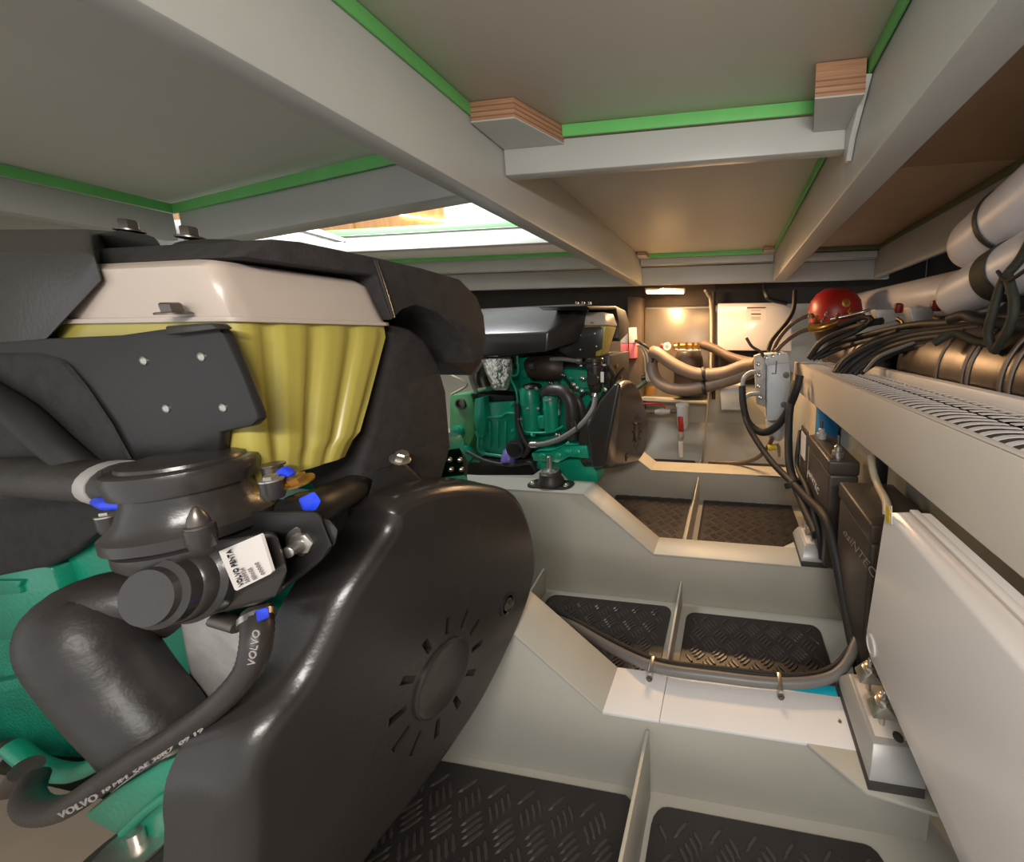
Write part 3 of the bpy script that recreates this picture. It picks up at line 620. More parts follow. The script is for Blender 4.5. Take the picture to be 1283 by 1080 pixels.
# main castings
def blockp(name, P, y0, y1, m=green_m, w_=.006, parent=None): return obj(name, prism(BM(), ats(P, y=y0), (0, y1 - y0, 0), w_), m, parent or E2)
gb = blockp('engine_block', [(600, 505), (644, 503), (646, 545), (640, 568), (602, 572), (600, 540)], 1.29, 1.5)
blockp('block_flange', [(594, 500), (606, 497), (608, 536), (605, 548), (598, 548), (593, 528)], 1.27, 1.35, parent=gb)
obj('block_ridge', tube(BM(), aty([(606, 523, 1.285), (628, 522, 1.285), (634, 518, 1.285), (645, 518, 1.285)]), .006, 8), green_m, gb)
obj('block_ridge', tube(BM(), aty([(596, 540, 1.275), (600, 548, 1.275), (602, 566, 1.28), (630, 572, 1.285)]), .007, 8), green_m, gb)
blockp('upper_flange', [(598, 493), (644, 496), (644, 503), (600, 504)], 1.30, 1.45, black_dk, .003, gb)
gl = blockp('gear_housing', [(563, 495), (590, 493), (595, 510), (594, 545), (585, 565), (600, 580), (563, 580)], 1.32, 1.5, yelgreen)
obj('port', lathe(BM(), [(.024, -.02), (.024, .004), (.017, .005), (.015, -.004), (0, -.004)], at(577, 506, y=1.315), (0, -1, 0), 20), dark_steel, gl)
obj('port', lathe(BM(), [(.028, -.02), (.028, .006), (.02, .012), (.008, .012)], at(574, 541, y=1.315), (0, -1, 0), 20), green_m, gl)
obj('cover_plate', prism(BM(), ats([(565, 552), (583, 560), (592, 574), (585, 582), (563, 582)], y=1.30), (0, .03, 0), .004), green_m, gl)
def vcyl(name, px, p0, p1, yy, r, m, parent=None, prof=None):
    a, b_ = at(px, p0, y=yy), at(px, p1, y=yy); h = a.z - b_.z
    pr = prof or [(r * .9, 0), (r, .006), (r, h * .6), (r * 1.06, h * .6), (r * 1.06, h * .64), (r, h * .64), (r, h * .9), (r * .8, h * .97), (r * .35, h)]
    return obj(name, lathe(BM(), pr, b_, (0, 0, 1), 28), m, parent or E2)
st = vcyl('starter_motor', 667, 483, 542, 1.31, .040, green_m)
vcyl('oil_cooler', 692, 494, 540, 1.29, .030, green_m)
obj('cooler_cap', lathe(BM(), [(.026, 0), (.026, .006), (.018, .008), (.018, .016), (.01, .018)], at(689, 502, y=1.28), (0, 0, 1), 14), grey_hose, E2)
blockp('manifold', [(648, 448), (664, 446), (664, 484), (650, 488)], 1.36, 1.5)
obj('manifold_boss', lathe(BM(), [(.018, -.01), (.018, .01), (.008, .014)], at(658, 468, y=1.355), (0, -1, 0), 14), green_m, E2)
blockp('side_casting', [(700, 470), (735, 462), (760, 490), (750, 540), (700, 560), (690, 500)], 1.42, 1.6)
blockp('pump_flange', [(724, 488), (750, 486), (748, 512), (728, 518)], 1.36, 1.45)
for px, py in ((722, 486), (728, 490), (718, 482)): obj('pump_bolt', bolt(BM(), at(px, py, y=1.34), (0, -1, 0), .007), steel, E2)
obj('coolant_hose', tube(BM(), aty([(684, 494, 1.30), (692, 489, 1.28), (706, 491, 1.265), (715, 505, 1.26), (717, 530, 1.265), (718, 548, 1.28)]), .026, 20), rubber, E2)
obj('coolant_hose', tube(BM(), aty([(713, 492, 1.31), (726, 505, 1.30), (731, 530, 1.31)]), .016, 16), rubber, E2)
fh2 = obj('fuel_hose', tube(BM(), aty([(746, 494, 1.29), (743, 512, 1.26), (728, 532, 1.235), (705, 548, 1.225), (682, 556, 1.225), (664, 557, 1.23)]), .0105, 14), grey_hose, E2)
obj('hose_clamp', tube(BM(), aty([(666, 557, 1.23), (673, 557, 1.228)]), .0135, 14, smooth=False), steel, fh2)
obj('hose_clamp', tube(BM(), aty([(746, 493, 1.29), (745, 497, 1.286)]), .0135, 14, smooth=False), steel, fh2)
obj('cable_tie', tube(BM(), aty([(720, 527, 1.228), (724, 541, 1.222)]), .004, 8, smooth=False), cable_m, fh2)
obj('belt_pulley', lathe(BM(), [(.035, -.05), (.04, -.02), (.04, 0), (.03, .004), (.03, .012), (.012, .014)], at(645, 563, y=1.25), (0, -1, 0), 26), black_dk, E2)
obj('oil_filter', lathe(BM(), [(.02, -.03), (.028, -.02), (.029, .025), (.022, .036), (0, .038)], at(638, 571, y=1.29), (.1, -.6, -.8), 26), purple_m, E2)
obj('wiring_loom', tube(BM(), aty([(648, 505, 1.27), (649, 530, 1.265), (655, 548, 1.26), (662, 562, 1.26), (655, 572, 1.26)]), .011, 10), cable_m, E2)
obj('wiring_loom', tube(BM(), aty([(762, 458, 1.33), (768, 470, 1.34), (766, 484, 1.36), (775, 470, 1.42), (781, 462, 1.46)]), .008, 10), cable_m, E2)
for px, py, yy in ((762, 462, 1.36), (768, 470, 1.38), (772, 460, 1.42), (764, 476, 1.36), (778, 474, 1.44)):
    obj('sensor', lathe(BM(), [(.008, 0), (.008, .012), (.005, .016)], at(px, py, y=yy), (.3, -.6, .6), 8), brass, E2)
blockp('engine_foot', [(665, 568), (690, 566), (705, 559), (735, 559), (738, 575), (712, 573), (700, 580), (668, 578)], 1.22, 1.34)
blockp('foot_web', [(672, 578), (735, 575), (748, 592), (748, 606), (715, 606), (700, 590), (672, 588)], 1.27, 1.36)
blockp('sump', [(570, 575), (668, 575), (668, 596), (572, 596)], 1.33, 1.6, black_dk)
# small castings, bolts and fittings on the near side
for px, py in ((597, 506), (597, 528), (603, 544), (642, 507), (643, 540), (637, 565), (606, 566)):
    obj('block_bolt', bolt(BM(), at(px, py, y=1.283), (0, -1, 0), .0065), green_m, gb)
for px in (612, 622, 632): obj('block_rib', prism(BM(), ats([(px, 528), (px + 2.5, 528), (px + 2, 562), (px + .5, 562)], y=1.282), (0, .02, 0), .002), green_m, gb)
obj('starter_solenoid', lathe(BM(), [(.016, 0), (.018, .004), (.018, .05), (.010, .054)], at(680, 536, y=1.29), (0, 0, 1), 16), green_m, E2)
for px, py in ((660, 487), (672, 487), (661, 512), (674, 512)): obj('starter_bolt', bolt(BM(), at(px, py, y=1.262), (0, -1, 0), .005), steel, st)
obj('starter_cap', lathe(BM(), [(.036, 0), (.038, .006), (.030, .016), (.012, .02)], at(667, 486, y=1.31), (0, 0, 1), 20), black_dk, st)
for k, (px, py) in enumerate([(652, 525), (655, 545), (668, 545), (700, 545), (712, 556), (735, 548), (742, 528), (706, 470), (716, 474), (730, 474), (690, 480), (650, 455)]):
    obj('fitting', lathe(BM(), [(.008, -.01), (.009, .004), (.006, .006), (.006, .016), (.003, .018)], at(px, py, y=1.275 if py > 500 else 1.35), (.2 * (k % 3 - 1), -1, .3), 8), (steel, dark_steel, green_m)[k % 3], E2)
obj('wiring_loom', tube(BM(), aty([(705, 470, 1.36), (715, 484, 1.33), (712, 495, 1.30), (722, 500, 1.33), (735, 492, 1.33), (742, 496, 1.33)]), .006, 8), cable_m, E2)
obj('wiring_loom', tube(BM(), aty([(585, 566, 1.27), (610, 578, 1.26), (640, 583, 1.26), (664, 580, 1.25), (672, 590, 1.27)]), .008, 8), cable_m, E2)
obj('fuel_pipe', tube(BM(), aty([(700, 478, 1.38), (704, 492, 1.34), (700, 505, 1.31), (701, 520, 1.30)]), .005, 8), steel, E2)
obj('foot_bolt', bolt(BM(), at(712, 566, y=1.218), (0, -1, .2), .009), green_m, E2)
for px in (680, 700, 724): obj('foot_boss', lathe(BM(), [(.014, -.01), (.014, .006), (.008, .010)], at(px, 571 if px < 712 else 567, y=1.222), (0, -1, 0), 14), green_m, E2)
# belt cover
XE = -.49
O2 = ats([(788, 474), (775, 480), (758, 520), (752, 545), (754, 588), (775, 587), (797, 582), (807, 568), (811, 545), (810, 520), (804, 497), (796, 480)], x=XE - .01)
cv2 = belt_cover(E2, O2, at(798, 541, x=XE), .085, x=XE, back=.10, screw=at(785, 572, x=XE), sc=.9)
# cover near side skirt
obj('cover_skirt', hull(BM(), ats([(735, 534), (751, 503), (770, 480), (778, 480), (760, 520), (756, 545), (757, 586), (742, 587)], y=1.19) + ats([(740, 534), (757, 503), (778, 482), (775, 530), (770, 585), (748, 586)], y=1.36), .012, 3), black_pl, cv2)
c = at(690, 601, y=1.183)
M2 = thing('engine_mount', 'small black rubber engine mount on the middle bearer under the far engine', 'mount', (c.x, c.y, .42), 'engine mounts')
obj('base_plate', prism(BM(), [(c.x + p[0], c.y + p[1], .4205) for p in rrect(-.09, .09, -.038, .038, .03)], (0, 0, .007), .0015), black_dk, M2)
obj('rubber', lathe(BM(), [(.05, 0), (.05, .012), (.042, .024), (.040, .045), (.034, .05)], (c.x, c.y, .428), (0, 0, 1), 28), rubber, M2)
obj('washer', lathe(BM(), [(.034, 0), (.034, .006), (.02, .008), (.012, .012)], (c.x, c.y, .478), (0, 0, 1), 28), steel, M2)
obj('stud', lathe(BM(), [(.009, 0), (.009, .05), (.006, .052)], (c.x, c.y, .488), (0, 0, 1), 14), steel, M2)
for s in (-1, 1): bb = BM(); bolt(bb, (c.x + s * .07, c.y - .01, .4275), (0, 0, 1), .009); obj('bolt', bb, steel, M2)
# ------------------------------------------------------------------ right side : shelf
XS = .362
S = thing('shelf', 'long grey shelf with slotted white top running along the right side', 'shelf', (.45, 1.0, .70))
obj('fascia', box(BM(), (XS, -.3, .70), (XS + .012, 1.99, .846), .002), fascia_m, S)
obj('shelf_lip', box(BM(), (XS, -.3, .8465), (XS + .016, 1.99, .849), .001), fascia_m, S)
obj('tray', box(BM(), (XS + .0125, -.3, .800), (.556, 1.99, .806)), slatgap, S)
for xx in (.4725, .5275): obj('tray_rail', box(BM(), (xx - .004, -.3, .838), (xx + .004, 1.99, .844), .0005), slatgap, S)
obj('underside', box(BM(), (XS + .0125, -.3, .705), (1.40, 1.99, .715)), fascia_m, S)
obj('back_rail', hull(BM(), [(.556, -.3, .832), (.556, 1.9, .832), (.580, -.3, .832), (.580, 1.9, .832), (.560, -.3, .872), (.560, 1.9, .872), (.580, -.3, .875), (.580, 1.9, .875)], .002), rail_m, S)
def slat(x0, x1, curl):
    b = BM(); n = 6; lo = []; 
    for k in range(n + 1):
        t = k / n; x = x0 + (x1 - x0) * t; z = .0015 * math.sin(PI * t)
        yo = -.018 * (1 - t) ** 3 if curl else 0; z -= (.004 * (1 - t) ** 4 if curl else 0)
        lo.append((x, yo, z))
    for (x, y, z), (X, Y, Z) in zip(lo, lo[1:]):
        v = [b.verts.new(p) for p in ((x, y - .0058, z), (X, Y - .0058, Z), (X, Y + .0058, Z), (x, y + .0058, z), (x, y - .0058, z - .0012), (X, Y - .0058, Z - .0012), (X, Y + .0058, Z - .0012), (x, y + .0058, z - .0012))]
        for f in ((0, 1, 2, 3), (0, 4, 5, 1), (3, 2, 6, 7), (0, 3, 7, 4), (1, 5, 6, 2)): b.faces.new([v[i] for i in f])
    bmesh.ops.recalc_face_normals(b, faces=b.faces[:])
    me = bpy.data.meshes.new('slat'); b.to_mesh(me); b.free(); me.materials.append(rail_m); return me
slat_ms = [slat(.378, .468, True), slat(.477, .524, False), slat(.531, .553, False)]
for r, me in enumerate(slat_ms):
    for k in range(66):
        new_obj('slat', me, S, (0, .30 + k * .0256, .8475))
# stainless tanks
def ss_tank(label, x, z, r, y0, y1, m, bands, cone=.1, bandr=.006):
    t = thing('steel_tank', label, 'tank', (x, (y0 + y1) / 2, z - r))
    obj('shell', lathe(BM(), [(r * .3, -.04), (r * .9, -.01), (r, .02), (r, y1 - y0), (r * .97, y1 - y0 + .015), (r * .62, y1 - y0 + cone), (r * .5, y1 - y0 + cone + .02)], (x, y0, z), (0, 1, 0), 56), m, t)
    for y in bands:
        obj('band', lathe(BM(), [(r + .0005, 0), (r + .004, .002), (r + .004, .009), (r + .0005, .011)], (x, y, z), (0, 1, 0), 56, cap=False), brown_hose, t)
    return t
ss_tank('large brushed stainless cylinder with dark bands lying behind the slotted shelf rail', .755, .885, .165, .25, 1.30, ss_m, (.80, .825, .93, .95, 1.06), .12)
ss_tank('smaller bronze-lit steel cylinder beyond the cable bundle at the end of the shelf', .66, .885, .115, 1.55, 2.15, ss_m, (1.7, 2.0), .05)
# fenders
def fender(label, P, r, bands=(), m=fender_m):
    t = thing('fender', label, 'fender', P[0] - Vector((0, 0, r)))
    a, b_ = P; d = (b_ - a); L = d.length; d.normalize()
    prof = [(r * math.sin(q), r * 1.1 * (1 - math.cos(q))) for q in [PI / 2 * k / 8 for k in range(9)]] + [(r, L - r * .5), (r * .9, L - r * .15), (r * .3, L)]
    obj('body', lathe(BM(), prof, a, d, 40), m, t)
    for f, w2, bm_ in bands:
        obj('strap', lathe(BM(), [(r + .0005, 0), (r + .004, .001), (r + .004, w2), (r + .0005, w2 + .001)], a + d * f, d, 40, cap=False), bm_, t)
    return t
f1a, f1b = at(1210, 316, x=.74), at(1300, 250, x=.70)
f1 = fender('upper white cylinder fender with thin black band under the deck edge', [f1a, f1a + (f1b - f1a).normalized() * .6], .082, [(.215, .018, cable_m)])
f2a, f2b = at(1190, 376, x=.70), at(1300, 322, x=.67)
f2_ = fender('lower white cylinder fender with dark strap lying above the cable bundle', [f2a, f2a + (f2b - f2a).normalized() * .6], .066, [(.235, .06, cloth_strap)])
lettering('2  4', f2a + Vector((-.058, -.07, .04)), f2a + Vector((-.058, -.09, .046)), f2a + Vector((-.05, -.068, .055)), ink, f2_)
f3a, f3b = at(1072, 384, x=.86), at(1240, 362, x=.86)
fender('grey-white cylinder fender lying furthest back behind the brass valves', [f3a, f3b], .085)
# strap loops hanging at the right edge
st_ = thing('mooring_strap', 'olive black strap loop hanging down over the stainless cylinder at right edge', 'strap', at(1250, 440, x=.62))
obj('strap', tube(BM(), atx([(1300, 285, .60), (1278, 325, .60), (1258, 350, .59), (1244, 390, .585), (1238, 420, .59), (1246, 440, .60)]), .0095, 12), cloth_strap, st_)
obj('strap', tube(BM(), atx([(1262, 345, .59), (1270, 375, .585), (1268, 400, .585), (1256, 425, .59), (1246, 440, .60)]), .0095, 12), cloth_strap, st_)
obj('cord', tube(BM(), atx([(1250, 340, .585), (1262, 352, .58), (1290, 335, .58)]), .004, 8), cable_m, st_)
# cable bundle
cbn = thing('cable_bundle', 'bundle of thick black cables spilling over the slotted shelf', 'cables', (.55, 1.3, .845))
def cab(P, r=.010, m=cable_m): obj('cable', tube(BM(), aty(P), r, 10), m, cbn)
cab([(1013, 449, 1.83), (1030, 428, 1.8), (1060, 414, 1.75), (1090, 405, 1.65), (1105, 402, 1.6)], .016)
cab([(1018, 450, 1.82), (1045, 432, 1.78), (1085, 420, 1.65), (1140, 408, 1.4), (1200, 404, 1.15), (1300, 395, .92)], .014)
cab([(1024, 449, 1.80), (1055, 436, 1.75), (1100, 424, 1.5), (1160, 415, 1.3), (1230, 412, 1.05), (1310, 404, .9)], .012)
cab([(1047, 468, 1.42), (1062, 450, 1.43), (1095, 432, 1.38), (1130, 420, 1.3), (1180, 412, 1.18), (1260, 408, .98), (1310, 415, .88)], .013)
cab([(1054, 470, 1.40), (1072, 452, 1.41), (1105, 433, 1.36), (1150, 420, 1.24), (1215, 412, 1.06), (1310, 396, .88)], .013)
cab([(1062, 470, 1.39), (1080, 455, 1.39), (1110, 438, 1.34), (1150, 426, 1.22), (1200, 421, 1.08), (1300, 424, .88)], .013)
cab([(1070, 469, 1.38), (1088, 455, 1.37), (1120, 440, 1.30), (1165, 428, 1.18), (1225, 426, 1.0), (1300, 418, .86)], .013)
cab([(1078, 467, 1.37), (1094, 456, 1.36), (1130, 438, 1.28), (1190, 432, 1.1), (1240, 428, .96)], .012)
cab([(1046, 466, 1.44), (1050, 458, 1.45), (1065, 446, 1.44), (1100, 424, 1.42), (1125, 415, 1.35)], .011)
cab([(1083, 466, 1.34), (1100, 448, 1.31), (1130, 435, 1.25), (1160, 424, 1.2), (1172, 420, 1.17)], .006, grey_hose)
cab([(1040, 430, 1.7), (1075, 414, 1.68), (1092, 401, 1.62), (1080, 398, 1.66), (1050, 408, 1.72)], .011)
cab([(1170, 430, 1.05), (1195, 418, 1.02), (1225, 428, .95), (1290, 440, .82)], .011, cloth_strap)
cab([(1190, 400, 1.05), (1210, 395, 1.0), (1230, 402, .95), (1300, 410, .84)], .014)
# valves and red dome
def valve(label, px, py, y):
    c = at(px, py, y=y); t = thing('ball_valve', label, 'valve', c)
    obj('valve_body', hull(BM(), [c + Vector(p) for p in ((-.055, 0, .02), (.04, 0, .02), (.04, 0, -.03), (-.03, 0, -.05), (-.055, .05, .02), (.04, .05, .02), (.04, .05, -.03), (-.03, .05, -.05))], .006), cast_al, t)
    obj('handle', lathe(BM(), [(.018, 0), (.02, .01), (.018, .035), (.01, .04)], c + Vector((.045, .01, .005)), (0, -.2, 1), 16), darkred, t)
    b = BM(); tube(b, [c + Vector((.04, .01, -.02)), c + Vector((.058, .0, -.035)), c + Vector((.058, 0, -.055))], .011, 12); obj('fitting', b, brass, t)
valve('pale ball valve with dark red knob, left one of the two behind the cables', 1112, 393, 1.62)
valve('pale ball valve with dark red knob, right one beside the lower fender', 1157, 391, 1.45)
c = at(1046, 384, y=2.05)
D = thing('pump_unit', 'red domed pump with brass fittings at the far end of the shelf', 'pump', (c.x, c.y, .9))
obj('dome', lathe(BM(), [(.135, -.06), (.142, 0), (.13, .06), (.10, .10), (.06, .125), (0, .132)], c + Vector((0, 0, -.03)), (0, 0, 1), 36), red_m, D)
obj('dome_valve', lathe(BM(), [(.022, 0), (.022, .012), (.012, .014), (.012, .02)], at(1059, 380, y=1.92), (.1, -1, .1), 16), brass, D)
obj('brass_pipe', tube(BM(), aty([(1014, 412, 1.95), (1030, 410, 1.92), (1048, 404, 1.92)]), .022, 14), brass, D)
obj('base', lathe(BM(), [(.09, -.16), (.11, -.1), (.12, -.06)], c + Vector((0, 0, -.03)), (0, 0, 1), 24), brown_m, D)
obj('fitting', tube(BM(), aty([(1040, 400, 1.90), (1060, 396, 1.88), (1080, 391, 1.85), (1090, 388, 1.85)]), .009, 10), steel, D)
obj('fitting', tube(BM(), aty([(1084, 400, 1.8), (1092, 398, 1.8), (1092, 406, 1.8)]), .014, 10), steel, D)
for k, (px, py) in enumerate([(1014, 398), (1022, 401), (1035, 396), (1048, 398), (1072, 402), (1080, 398), (1030, 404), (1064, 392)]):
    obj('brass_fitting', lathe(BM(), [(.010, 0), (.010, .014), (.006, .016), (.006, .026)], at(px, py, y=1.88), (.2, -.5, .8), 8), brass if k % 2 else steel, D)
# black boxes, white tank
def pbox(label, x0, x1, y0, y1, z0, z1, lidw, ridge=True):
    t = thing('battery_box', label, 'box', ((x0 + x1) / 2, (y0 + y1) / 2, z0))
    obj('case', box(BM(), (x0, y0, z0), (x1, y1, z1 - .045), .01, 3), boxblk, t)
    obj('lid', box(BM(), (x0 - .003, y0 - .003, z1 - .0445), (x1, y1 + .003, z1), .007, 3), boxblk, t)
    return t
bB = pbox('nearer black box with pale lettering, behind the white tank', .31, .45, .735, .955, .232, .592, .05)
bA = pbox('farther black box with cable terminals on top, below the shelf', .31, .40, 1.06, 1.345, .25, .612, .05)
obj('side_label', prism(BM(), [(.301, 1.36, .50), (.301, 1.44, .50), (.301, 1.44, .60), (.301, 1.36, .60)], (.003, 0, 0)), label_m, bA, label='white label plate')
obj('back_plate', box(BM(), (.304, 1.35, .30), (.312, 1.46, .62), .002), boxblk, bA)
lettering('osiNTEC', at(1056, 668, x=.3085), at(1094, 724, x=.3085), at(1059.5, 662, x=.3085), greyink, bB)
lettering('osiNTEC', at(1012, 592, x=.3085), at(1025, 620, x=.3085), at(1013, 586, x=.3085), whiteink, bA)
for px, py, yy, mm in ((1018, 527, 1.30, cast_al), (1045, 562, 1.10, steel)):
    tt_ = obj('terminal', lathe(BM(), [(.018, 0), (.018, .02), (.012, .022), (.012, .035), (.006, .04)], (.345, yy, .612), (0, 0, 1), 12), mm, bA)
    obj('terminal_post', lathe(BM(), [(.005, .04), (.005, .07)], (.345, yy, .612), (0, 0, 1), 10), dark_steel, tt_)
obj('terminal_strip', box(BM(), (.318, 1.08, .6125), (.328, 1.33, .618), .002), brown_hose, bA)
WT = thing('plastic_tank', 'glossy white plastic tank at the right edge under the shelf', 'tank', (.33, .3, .3))
XW = .290
def tr(x, y1, z): return [(x, -.25, z), (x, y1, z), (.355, y1, z), (.355, -.25, z)]
yl, yt, ym = at(1089, 825, x=XW).y, at(1110, 632, x=XW).y, at(1086, 791, x=XW).y
zl, zt_, zm = at(1089, 825, x=XW).z, at(1117, 650, x=XW).z, at(1086, 791, x=XW).z
obj('shell', loft(BM(), [tr(XW + .004, yl - .01, zl), tr(XW, yl, zl + .008), tr(XW, ym, zm), tr(XW, yt, zt_ - .006), tr(XW + .004, yt - .004, zt_), tr(XW + .03, yt - .02, zt_ + .012), tr(XW + .034, yt - .024, zt_ + .0125)]), gloss_white, WT)
obj('top_rim', hull(BM(), [(XW + .030, -.25, zt_ + .012), (XW + .030, yt - .02, zt_ + .012), (XW + .045, yt - .02, zt_ + .012), (XW + .045, -.25, zt_ + .012), (XW + .030, -.25, zt_ + .018), (XW + .030, yt - .02, zt_ + .018), (XW + .045, yt - .02, zt_ + .018), (XW + .045, -.25, zt_ + .018)], .002), gloss_white, WT)
sk = obj('sticker', prism(BM(), ats([(1109.5, 632), (1117, 634), (1117, 657), (1109, 656)], x=XW - .0015), (.001, 0, 0)), label_m, WT, label='white sticker with yellow warning marks')
obj('sticker_mark', lathe(BM(), [(.0075, 0), (.0075, .0006), (0, .0006)], at(1113, 640, x=XW - .0016), (-1, 0, 0), 14), yellow_m, sk)
obj('sticker_mark', lathe(BM(), [(.008, 0), (.008, .0006), (0, .0006)], at(1112.5, 650, x=XW - .0016), (-1, 0, 0), 14), yellow_m, sk)
obj('handle_mark', lathe(BM(), [(.02, 0), (.02, .003), (.015, .004), (.014, .002), (0, .002)], at(1092, 808, x=XW), (-1, 0, 0), 20), gloss_white, WT)
tag(obj('vent_pipe', tube(BM(), atx([(1092, 570, .40), (1094, 590, .40), (1100, 608, .40), (1110, 628, .38), (1112, 645, .36)]), .010, 14), ivory), 'white vent pipe rising from the white tank to the shelf', 'pipe')
tag(obj('conduit_box', box(BM(), (.40, 1.50, .46), (.47, 1.62, .69), .006), bluebox), 'blue box half hidden under the shelf behind the farther black box', 'box')
tag(obj('support_post', box(BM(), (.415, .98, .25), (.445, 1.01, .70), .003), black_dk), 'black post between the two black boxes', 'post')
# aluminium mounts with clamps
def alu_mount(label, x0, x1, y0, y1, z):
    t = thing('mounting_foot', label, 'mount', ((x0 + x1) / 2, (y0 + y1) / 2, z), 'aluminium mounting feet')
    obj('rubber_base', hull(BM(), [(x0, y0, z), (x1, y0, z), (x1, y1, z), (x0, y1, z), (x0, y0 + .002, z + .02), (x1, y0 + .002, z + .02), (x1, y1, z + .02), (x0, y1, z + .02)], .001), dark_rub, t)
    zz = z + .0202; h = .04
    f = obj('foot_body', hull(BM(), [(x0, y0, zz), (x1, y0, zz), (x1, y1, zz), (x0, y1, zz), (x0 + .006, y0 + .008, zz + .018), (x1, y0 + .008, zz + .018), (x0 + .016, y0 + .03, zz + h), (x1, y0 + .03, zz + h), (x0 + .016, y1 - .02, zz + h), (x1, y1 - .02, zz + h), (x0 + .006, y1 - .006, zz + .018), (x1, y1 - .006, zz + .018)], .0015), grey_al, t)
    obj('foot_recess', box(BM(), (x0 + .024, y0 + .042, zz + h - .002), (x1 - .004, y1 - .03, zz + h + .001), .0005), dark_rub if False else fascia_m, f)
    for fy in (.36, .72):
        yy = y0 + (y1 - y0) * fy; cx = x0 + .045
        s = obj('stud', lathe(BM(), [(.005, 0), (.005, .045), (.004, .046)], (cx, yy, zz + h), (0, 0, 1), 12), steel, t)
        hull_pts = [(cx + q[0], yy + q[1], zz + h + .03 + q[2]) for q in ((-.024, -.017, .0), (.022, -.017, 0), (-.001, -.015, .026), (-.024, .017, 0), (.022, .017, 0), (-.001, .015, .026))]
        obj('clamp', hull(BM(), hull_pts, .001), steel, s)
        bb = BM(); bolt(bb, (cx, yy, zz + h + .048), (0, 0, 1), .010, .009); lathe(bb, [(.005, 0), (.005, .022), (.003, .024)], (cx, yy, zz + h + .05), (0, 0, 1), 10); obj('nut', bb, steel, s)
        obj('bolt_hole', lathe(BM(), [(.009, 0), (.009, .0012), (.006, .0012)], (cx + .02, yy - .02, zz + h + .001), (0, 0, 1), 16), dark_rub, t)
    return t
alu_mount('grey aluminium mounting foot with two bolt clamps on the white bearer plate', .252, .345, .535, .715, .2005)
alu_mount('grey aluminium mounting foot with bolts on the middle bearer, farther away', .255, .345, 1.128, 1.30, .2005)
# cable along the white plate, clips, tape
GC = tag(obj('power_cable', tube(BM(), [at(700, 772, z=.12), at(745, 800, z=.17), at(790, 824, z=.205), at(830, 838, z=.215), at(900, 848, z=.216), at(975, 856, z=.216), at(1030, 852, z=.22), at(1058, 835, z=.235), at(1075, 800, z=.26), at(1088, 770, y=.86)], .011, 14), grey_hose), 'grey cable clipped along the back edge of the white bearer plate', 'cable')
tag(obj('power_cable', tube(BM(), [at(690, 762, z=.12), at(745, 792, z=.165), at(790, 815, z=.195), at(830, 830, z=.205), at(900, 839, z=.206), at(1000, 848, z=.206), at(1045, 836, z=.215), at(1066, 812, z=.24)], .008, 12), cable_m), 'darker thin cable running behind the grey cable on the white plate', 'cable')
def clip(label, px, py):
    c = at(px, py, z=.2); t = thing('cable_clip', label, 'clip', c, 'steel cable clips')
    obj('saddle', prism(BM(), [c + Vector(p) for p in ((-.005, -.018, .0008), (-.005, -.018, .026), (-.005, .022, .030), (-.005, .022, .001))], (.010, 0, 0), .002), steel, t)
    bb = BM(); bolt(bb, c + Vector((0, -.018, .012)), (0, -1, 0), .005); obj('screw', bb, dark_steel, t)
clip('steel cable clip on the cable, left one near the rib', 816, 846)
clip('steel cable clip on the cable, right one near the aluminium mount', 977, 868)
tag(obj('tape', box(BM(), (.10, .6955, .188), (.25, .72, .196), .001), teal_m), 'strip of turquoise tape under the cable behind the white plate', 'tape')
# ------------------------------------------------------------------ filter and hoses at the shelf end
FU = thing('fuel_filter', 'pale grey box-shaped fuel filter unit with bowl at the end of the shelf', 'filter', (.28, 1.95, .35))
yq = 1.86
obj('body', prism(BM(), ats([(961, 452), (984, 449), (990, 455), (992, 512), (985, 526), (961, 528)], y=yq), (0, .14, 0), .006), filt_m, FU)
obj('head', prism(BM(), ats([(957, 444), (987, 442), (990, 454), (960, 458)], y=yq - .01), (0, .16, 0), .005), filt_m, FU)
c = at(973, 527, y=yq + .06); obj('bowl', lathe(BM(), [(0, -.115), (.03, -.11), (.05, -.085), (.058, -.04), (.06, 0)], c, (0, 0, 1), 30), filt_m, FU)
obj('manifold_plate', prism(BM(), ats([(945, 446), (957, 442), (960, 456), (959, 510), (948, 506)], y=yq + .03), (0, .06, 0), .003), cast_al, FU)
for px, py in ((985, 470), (982, 507)): obj('bolt', lathe(BM(), [(.017, -.004), (.017, .002), (.013, .004), (.007, .004), (.007, .008)], at(px, py, y=yq), (0, -1, 0), 18), grey_hose, FU)
for px, py in ((950, 456), (951, 470), (951, 484), (953, 498), (968, 446), (976, 443), (960, 448)): obj('bolt', lathe(BM(), [(.010, -.01), (.010, .008), (.006, .010)], at(px, py, y=yq - .005), (-.3, -1, .3), 10), steel, FU)
obj('drain_valve', tube(BM(), aty([(962, 561, yq), (972, 560, yq)]), .018, 12, smooth=False), yellow_m, FU)
obj('drain_tap', tube(BM(), aty([(974, 556, yq), (976, 562, yq), (976, 572, yq)]), .010, 10), steel, FU)
obj('frame_strut', tube(BM(), aty([(957, 446, yq), (952, 440, yq - .02), (942, 434, yq - .04), (935, 423, yq - .05)]), .008, 8), brown_hose, FU)
obj('frame_clip', tube(BM(), aty([(967, 468, yq - .012), (972, 468, yq - .012), (973, 452, yq - .012)]), .003, 8, smooth=False), grey_hose, FU)
def hose(label, P, r, m, catn='hose', name='hose'): return tag(obj(name, tube(BM(), aty(P), r, 14), m), label, catn)
hose('upper bent grey elbow pipe on the left of the fuel filter', [(952, 466, 1.87), (940, 467, 1.86), (932, 474, 1.85), (930, 486, 1.85)], .012, grey_al, 'pipe', 'elbow_pipe')
